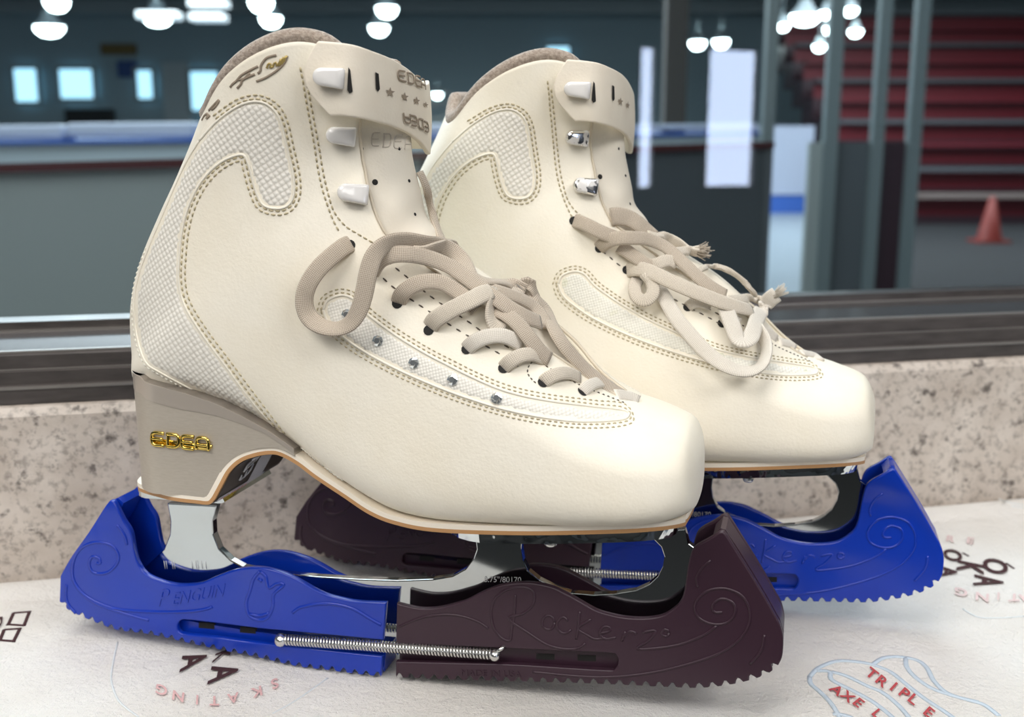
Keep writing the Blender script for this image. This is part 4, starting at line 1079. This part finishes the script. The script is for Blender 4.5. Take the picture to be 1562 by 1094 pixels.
mb = MB(); a = at(1174, 216, 3.18); mb.box((a.x-.012, a.y, FZ), (a.x+.012, a.y+.1, a.z)); rp(link('end_post', mb.me(False), M_DG2, r1), r1)
# far white counter / boards
r2 = empty('dasher_board', (0, 18.6, FZ)); thing(r2, 'long white rink board with a blue stripe across the far side of the ice', 'rink board'); bpy.context.view_layer.update()
rp(panel('board_panel', -300, 1243, 196, 192, 0, 18.6, 18.6, M_WHITEB, .1, r2, FZ+.32), r2)
rp(panel('kick_plate', -300, 1243, 299, 299, 0, 18.55, 18.55, M_BLUEB, .1, r2, FZ), r2)
r3 = empty('counter', (-1, 5, FZ)); thing(r3, 'pale counter with a blue edge line behind the grey barrier', 'counter'); bpy.context.view_layer.update()
rp(panel('counter_front', -200, 1165, 224, 206, 0, 4.6, 6.2, M_PALE, .3, r3, FZ), r3)
mb = MB(); a, b = at(-200, 217, 4.58), at(1165, 201, 6.18); mb.slab([a, b, b-Vector((0,0,.018)), a-Vector((0,0,.018))], (0,.3,0)); rp(link('edge_strip', recalc(mb.me(False)), M_BLUEB, r3), r3)
for (x0, x1, y0) in ((-60, 88, 192), (96, 290, 188), (300, 420, 196), (640, 700, 190), (960, 1160, 190)):
    q0, q1 = at(-200, 217, 4.58), at(1165, 201, 6.18)
    def on_counter(px):
        lo, hi = 0, 1
        for _ in range(40):
            m_ = (lo+hi)/2; q = q0.lerp(q1, m_)
            if q.x/q.y < ray(px, 200).x/ray(px, 200).y: lo = m_
            else: hi = m_
        return q0.lerp(q1, lo)
    a, b = on_counter(x0), on_counter(x1); mb = MB(); up = (at(x0, y0, a.y+.03).z, at(x1, y0-2, b.y+.03).z)
    mb.slab([Vector((a.x, a.y+.03, up[0])), Vector((b.x, b.y+.03, up[1])), Vector((b.x, b.y+.03, max(a.z, b.z)+.002)), Vector((a.x, a.y+.03, max(a.z, b.z)+.002))], (0,.2,0))
    o = link('folded_cover', recalc(mb.me(False)), M_WHITEB); bevel(o, .015)
    thing(o, {-60: 'white padded block on the counter at the far left', 96: 'white padded block on the counter left of the front skate', 300: 'white padded block hidden partly behind the front boot collar', 640: 'white padded block seen between the two boots', 960: 'white padded block right of the rear boot'}[x0], 'padded block', 'white padded blocks along the counter')
# far windows
for k, (x0, x1, y0, y1, lb) in enumerate(((26,55,105,155,'narrow bright far window nearest the left edge'), (94,140,106,150,'wide bright far window at left'), (212,231,108,150,'slim bright far window left of the front boot'), (294,332,110,168,'bright far window just behind the front boot collar'), (834,868,72,92,'small bright far window above the rear boot'))):
    a, b = at(x0, y1, 31.9), at(x1, y0, 31.9); wn = struct(empty('window_%d' % (k+2), (a.x, 31.9, a.z))); bpy.context.view_layer.update()
    mb = MB(); mb.box((a.x, 31.88, a.z), (b.x, 31.95, b.z)); rp(link('window_pane', mb.me(False), M_WIN, wn), wn)
    mb = MB()
    for q in (((a.x-.12, 31.84, a.z-.12), (b.x+.12, 31.9, a.z)), ((a.x-.12, 31.84, b.z), (b.x+.12, 31.9, b.z+.12)), ((a.x-.12, 31.84, a.z), (a.x, 31.9, b.z)), ((b.x, 31.84, a.z), (b.x+.12, 31.9, b.z))): mb.box(*q)
    rp(link('window_frame', mb.me(False), M_BEAM, wn), wn)
# ceiling lamps; some stand in for room lights reflected in the glass
def lamp_proto():
    r = empty('ceiling_lamp'); mb = MB(); n = 20
    for (z0, z1, r0, r1_) in ((.0,.16,.30,.16), (.16,.30,.16,.10)):
        vs = [(math.cos(2*math.pi*k/n)*rr, math.sin(2*math.pi*k/n)*rr, z) for (rr, z) in ((r0, z0), (r1_, z1)) for k in range(n)]
        mb.add(vs, [(k, (k+1)%n, n+(k+1)%n, n+k) for k in range(n)])
    mb.box((-.012,-.012,.30), (.012,.012,1.0)); link('lamp_shade', mb.me(), M_BEAM, r)
    vs = [(0,0,-.20)] + [(math.cos(2*math.pi*k/n)*rr, math.sin(2*math.pi*k/n)*rr, z) for (rr, z) in ((.16,-.17),(.26,-.08),(.28,.01)) for k in range(n)]
    mb = MB(); mb.add(vs, [(0, 1+k, 1+(k+1)%n) for k in range(n)] + [(1+i*n+k, 1+(i+1)*n+k, 1+(i+1)*n+(k+1)%n, 1+i*n+(k+1)%n) for i in range(2) for k in range(n)]); link('bulb', recalc(mb.me()), M_LAMP, r); return r
def copy_thing(o):
    c = o.copy(); COL.objects.link(c)
    for ch in list(o.children):
        d = ch.copy(); COL.objects.link(d); d.parent = c
    return c
lp = lamp_proto()
LAMPS = [(75,41,20,'first lit lamp from the left over the rink'), (240,25,20,'lit lamp above the left of the front boot collar'), (413,27,20,'lit lamp above the front boot collar'), (578,41,22,'lower of the two lamps right of the front strap'), (590,12,20,'upper of the two lamps right of the front strap'), (398,2,18,'lamp cut by the top edge above the front boot'), (86,1,18,'lamp cut by the top edge at the left'),
         (1064,64,26,'left of the paired lamps above the tall reflection'), (1100,62,26,'right of the paired lamps above the tall reflection'), (1194,38,24,'small lamp left of the bright long lamp at right'), (1228,24,20,'longest bright lamp at right'), (1260,19,24,'small lamp just right of the bright long lamp'), (1272,43,22,'lamp touching the first glass mullion'), (1297,14,22,'upper lamp between the two right mullions'), (1305,47,24,'lower lamp between the two right mullions'), (1250,70,26,'dim lamp low among the right cluster'), (667,143,30,'small round lamp between the two boots')]
for k, (x, y, Y, lb) in enumerate(LAMPS):
    near = 9 <= k <= 15; q_ = 14.5/Y if near else 1.0; Y = 14.5 if near else Y
    o = lp if k == 0 else copy_thing(lp); o.location = at(x, y, Y); s_ = (1.0 if k not in (9, 11, 13, 14, 15, 16) else .75)*q_
    o.scale = (s_*(.95 if k in (0,1,10) else .68), s_*.8, s_*.9)
    thing(o, lb, 'ceiling lamp', 'lit lamps over the rink')
# dim strip lights at the left, floating free below the roof
for k, (x0, x1, y) in enumerate(((285, 343, 4), (287, 340, 25), (206, 270, 22))):
    a, b = at(x0, y, 15), at(x1, y, 15); mb = MB(); mb.box((a.x, 15, a.z-.05), (b.x, 15.3, a.z+.05)); o = link('strip_light', mb.me(False), emit('dim_panel', (.55,.60,.56), .32)); bevel(o, .02)
    thing(o, ('upper dim strip light above the front boot', 'lower dim strip light above the front boot', 'dim strip light around the second bright lamp')[k], 'strip light', 'dim strip lights')
# glass partition on the right: posts and lower panels
r4 = empty('glass_partition', (at(1260, 300, 5).x, 5, FZ)); thing(r4, 'grey posted partition right of the doorway gap', 'partition'); bpy.context.view_layer.update()
def post(x, Y, w, ztop, m_=M_POST, y0=215, root=r4, name='post'):
    a = at(x, y0, Y); mb = MB(); mb.box((a.x-w/2, Y, FZ), (a.x+w/2, Y+.05, ztop)); return rp(link(name, mb.me(False), m_, root), root)
post(1172, 3.4, .035, 3.8); post(1268, 4.6, .06, 3.8); post(1340, 4.6, .05, 3.8); post(1396, 4.6, .055, 3.8)
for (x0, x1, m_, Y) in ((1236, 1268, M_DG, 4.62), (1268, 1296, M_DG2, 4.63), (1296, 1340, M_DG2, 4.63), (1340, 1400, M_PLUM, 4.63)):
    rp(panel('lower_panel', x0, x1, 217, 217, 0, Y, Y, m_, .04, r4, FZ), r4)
r5 = empty('column', (at(1032, 100, 9).x, 9, FZ)); thing(r5, 'brownish steel column behind the counter right of the rear boot', 'column'); bpy.context.view_layer.update()
a = at(1032, 100, 9); mb = MB(); mb.box((a.x-.09, 9, FZ), (a.x+.09, 9.2, 4.1)); rp(link('shaft', mb.me(False), M_BROWN, r5), r5)
mb = MB(); mb.box((a.x-.14, 8.95, FZ), (a.x+.14, 9.25, FZ+.05)); rp(link('base_plate', mb.me(False), M_BROWN, r5), r5)
# things on the far wall at the left
for nm, x0, x1, y0, y1, c, lb, ct in (('wall_banner', 152, 205, 66, 83, (.20,.13,.03), 'amber banner high on the far wall', 'banner'), ('wall_banner', 178, 206, 92, 118, (.03,.09,.30), 'small blue banner on the far wall left of the slim window', 'banner'),
      ('wall_scoreboard', 98, 172, 166, 191, (.012,.018,.020), 'dark scoreboard low on the far wall at the left', 'scoreboard'), ('wall_pilaster', 250, 286, 94, 196, (.52,.60,.62), 'pale pilaster on the far wall left of the front boot collar', 'pilaster')):
    a, b = at(x0, y1, 31.8), at(x1, y0, 31.8); mb = MB(); mb.box((a.x, 31.86, a.z if nm != 'wall_pilaster' else FZ), (b.x, 32, b.z)); o = link(nm, mb.me(False), mat(nm+'_paint', c, .6)); bevel(o, .03); thing(o, lb, ct)
# bleachers
r6 = empty('bleachers', (at(1480, 330, 16).x, 16, FZ)); thing(r6, 'red tiered bleachers at the right beyond the partition', 'bleachers'); bpy.context.view_layer.update()
xa, xb = at(1345, 200, 16).x, at(1960, 200, 16).x
for k in range(10):
    y = 16 + k*.75; z = FZ + .12 + k*.38
    mb = MB(); mb.box((xa, y, z), (xb, y+.04, z+.24)); rp(link('riser', mb.me(False), M_RED, r6), r6)
    mb = MB(); mb.box((xa, y-.25, z+.27), (xb, y+.2, z+.33)); rp(link('bench', mb.me(False), M_TAN if k == 0 else M_GREYP if k % 2 else M_RED, r6), r6)
    mb = MB(); mb.box((xa, y, z-.5), (xb, y+.75, z)); rp(link('step', mb.me(False), M_PLUM, r6), r6)
# cone
cz = at(1508, 372, 12.8); r7 = empty('traffic_cone', (cz.x, 12.8, FZ)); thing(r7, 'orange traffic cone on the dark floor before the bleachers', 'traffic cone')
n = 20; mb = MB(); mb.add([(math.cos(2*math.pi*k/n)*rr, math.sin(2*math.pi*k/n)*rr, z) for rr, z in ((.15,.03),(.03,.55)) for k in range(n)], [(k, (k+1)%n, n+(k+1)%n, n+k) for k in range(n)] + [tuple(range(n, 2*n))]); link('cone_body', mb.me(), M_CONE, r7)
mb = MB(); mb.box((-.19,-.19,0), (.19,.19,.03)); link('cone_base', mb.me(False), M_CONE, r7)

# ------------------------------------------------------------------ lobby behind the camera
M_LOB = mat('lobby_wall', (.10,.10,.10), .8); M_LFL = mat('lobby_floor', (.035,.035,.035), .6); M_LCE = mat('lobby_ceiling', (.55,.55,.53), .9)
BY = -3.6
mb = MB(); mb.box((-5.5, BY-.1, FZ), (5.5, BY, 1.9)); struct(link('wall_back', mb.me(False), M_LOB))
mb = MB(); mb.box((-5.6, BY, FZ), (-5.5, -.2, 1.9)); struct(link('wall_left', mb.me(False), mat('pale_lobby_wall', (.30,.32,.32), .8)))
mb = MB(); mb.box((5.5, BY, FZ), (5.6, .9, 1.9)); struct(link('wall_right', mb.me(False), M_LOB))
mb = MB(); mb.box((-5.6, BY-.1, FZ-.1), (5.6, .2, FZ)); struct(link('floor_lobby', mb.me(False), M_LFL))
mb = MB(); mb.box((-5.6, BY-.1, 1.9), (5.6, .3, 2.0)); struct(link('ceiling_lobby', mb.me(False), M_LCE))
def mirror_hit(px, py):
    d = ray(px, py).normalized(); p0 = wall_pt(0, .058, 0); t = (p0-CAM).dot(WN)/d.dot(WN); p = CAM + d*t; d2 = d - WN*(2*d.dot(WN)); u = (BY-p.y)/d2.y; return p + d2*u
M_DAY = emit('lobby_daylight', (.62,.74,1), 15)
for k, (x0, x1, y0, y1) in enumerate(((1072,1143,78,283), (969,989,75,285))):
    q = [mirror_hit(x, y) for x, y in ((x0,y0),(x1,y0),(x1,y1),(x0,y1))]; xs = [p.x for p in q]; zs = [p.z for p in q]
    X0, X1, Z0, Z1 = (q[0].x+q[3].x)/2, (q[1].x+q[2].x)/2, (zs[2]+zs[3])/2, (zs[0]+zs[1])/2
    X0, X1 = min(X0,X1), max(X0,X1)
    print('LOBBYWIN', X0, X1, Z0, Z1)
    wn = struct(empty('window_%d' % (k+7), (X0, BY, Z0))); bpy.context.view_layer.update()
    mb = MB(); mb.box((X0, BY, Z0), (X1, BY+.02, Z1)); rp(link('window_pane', mb.me(False), M_DAY, wn), wn)
    mb = MB()
    for qq in (((X0-.06, BY, Z0-.06), (X1+.06, BY+.05, Z0)), ((X0-.06, BY, Z1), (X1+.06, BY+.05, Z1+.06)), ((X0-.06, BY, Z0), (X0, BY+.05, Z1)), ((X1, BY, Z0), (X1+.06, BY+.05, Z1))): mb.box(*qq)
    rp(link('window_frame', mb.me(False), M_FRAME, wn), wn)

# ------------------------------------------------------------------ light
def area(name, loc, size, power, color=(1,1,1), target=None, size_y=None):
    l = bpy.data.lights.new(name, 'AREA'); l.energy = power; l.color = color; l.size = size
    if size_y: l.shape = 'RECTANGLE'; l.size_y = size_y
    o = bpy.data.objects.new(name, l); COL.objects.link(o); o.location = loc
    if target is not None: o.rotation_euler = (Vector(target)-Vector(loc)).to_track_quat('-Z', 'Y').to_euler()
    return o
area('lobby_light', (-.9, -.7, 1.85), 1.2, 42, (1,.97,.93), (-.1,.45,.1))
area('lobby_light', (1.2, -.9, 1.85), 1.2, 38, (1,.98,.95), (.05,.45,.1))
area('lobby_light', (0, -2.4, 1.85), 1.6, 36, (1,.98,.95), (0,.45,.1))
area('lobby_light', (-.1, .25, 1.85), .9, 11, (1,.97,.94), (0,.45,0))
area('rink_light', (-4, 12, 3.7), 8, 1500, (.85,.95,1), (-4,12,0))
area('rink_light', (6, 14, 3.7), 6, 520, (.9,.95,1), (6,15,0))
area('rink_light', (-.6, 3.6, 3.6), 3, 170, (.85,.95,1), (-.6,3.6,0))
w = bpy.data.worlds.new('world'); SC.world = w; w.use_nodes = True
w.node_tree.nodes['Background'].inputs[0].default_value = (.8,.9,1,1); w.node_tree.nodes['Background'].inputs[1].default_value = .35
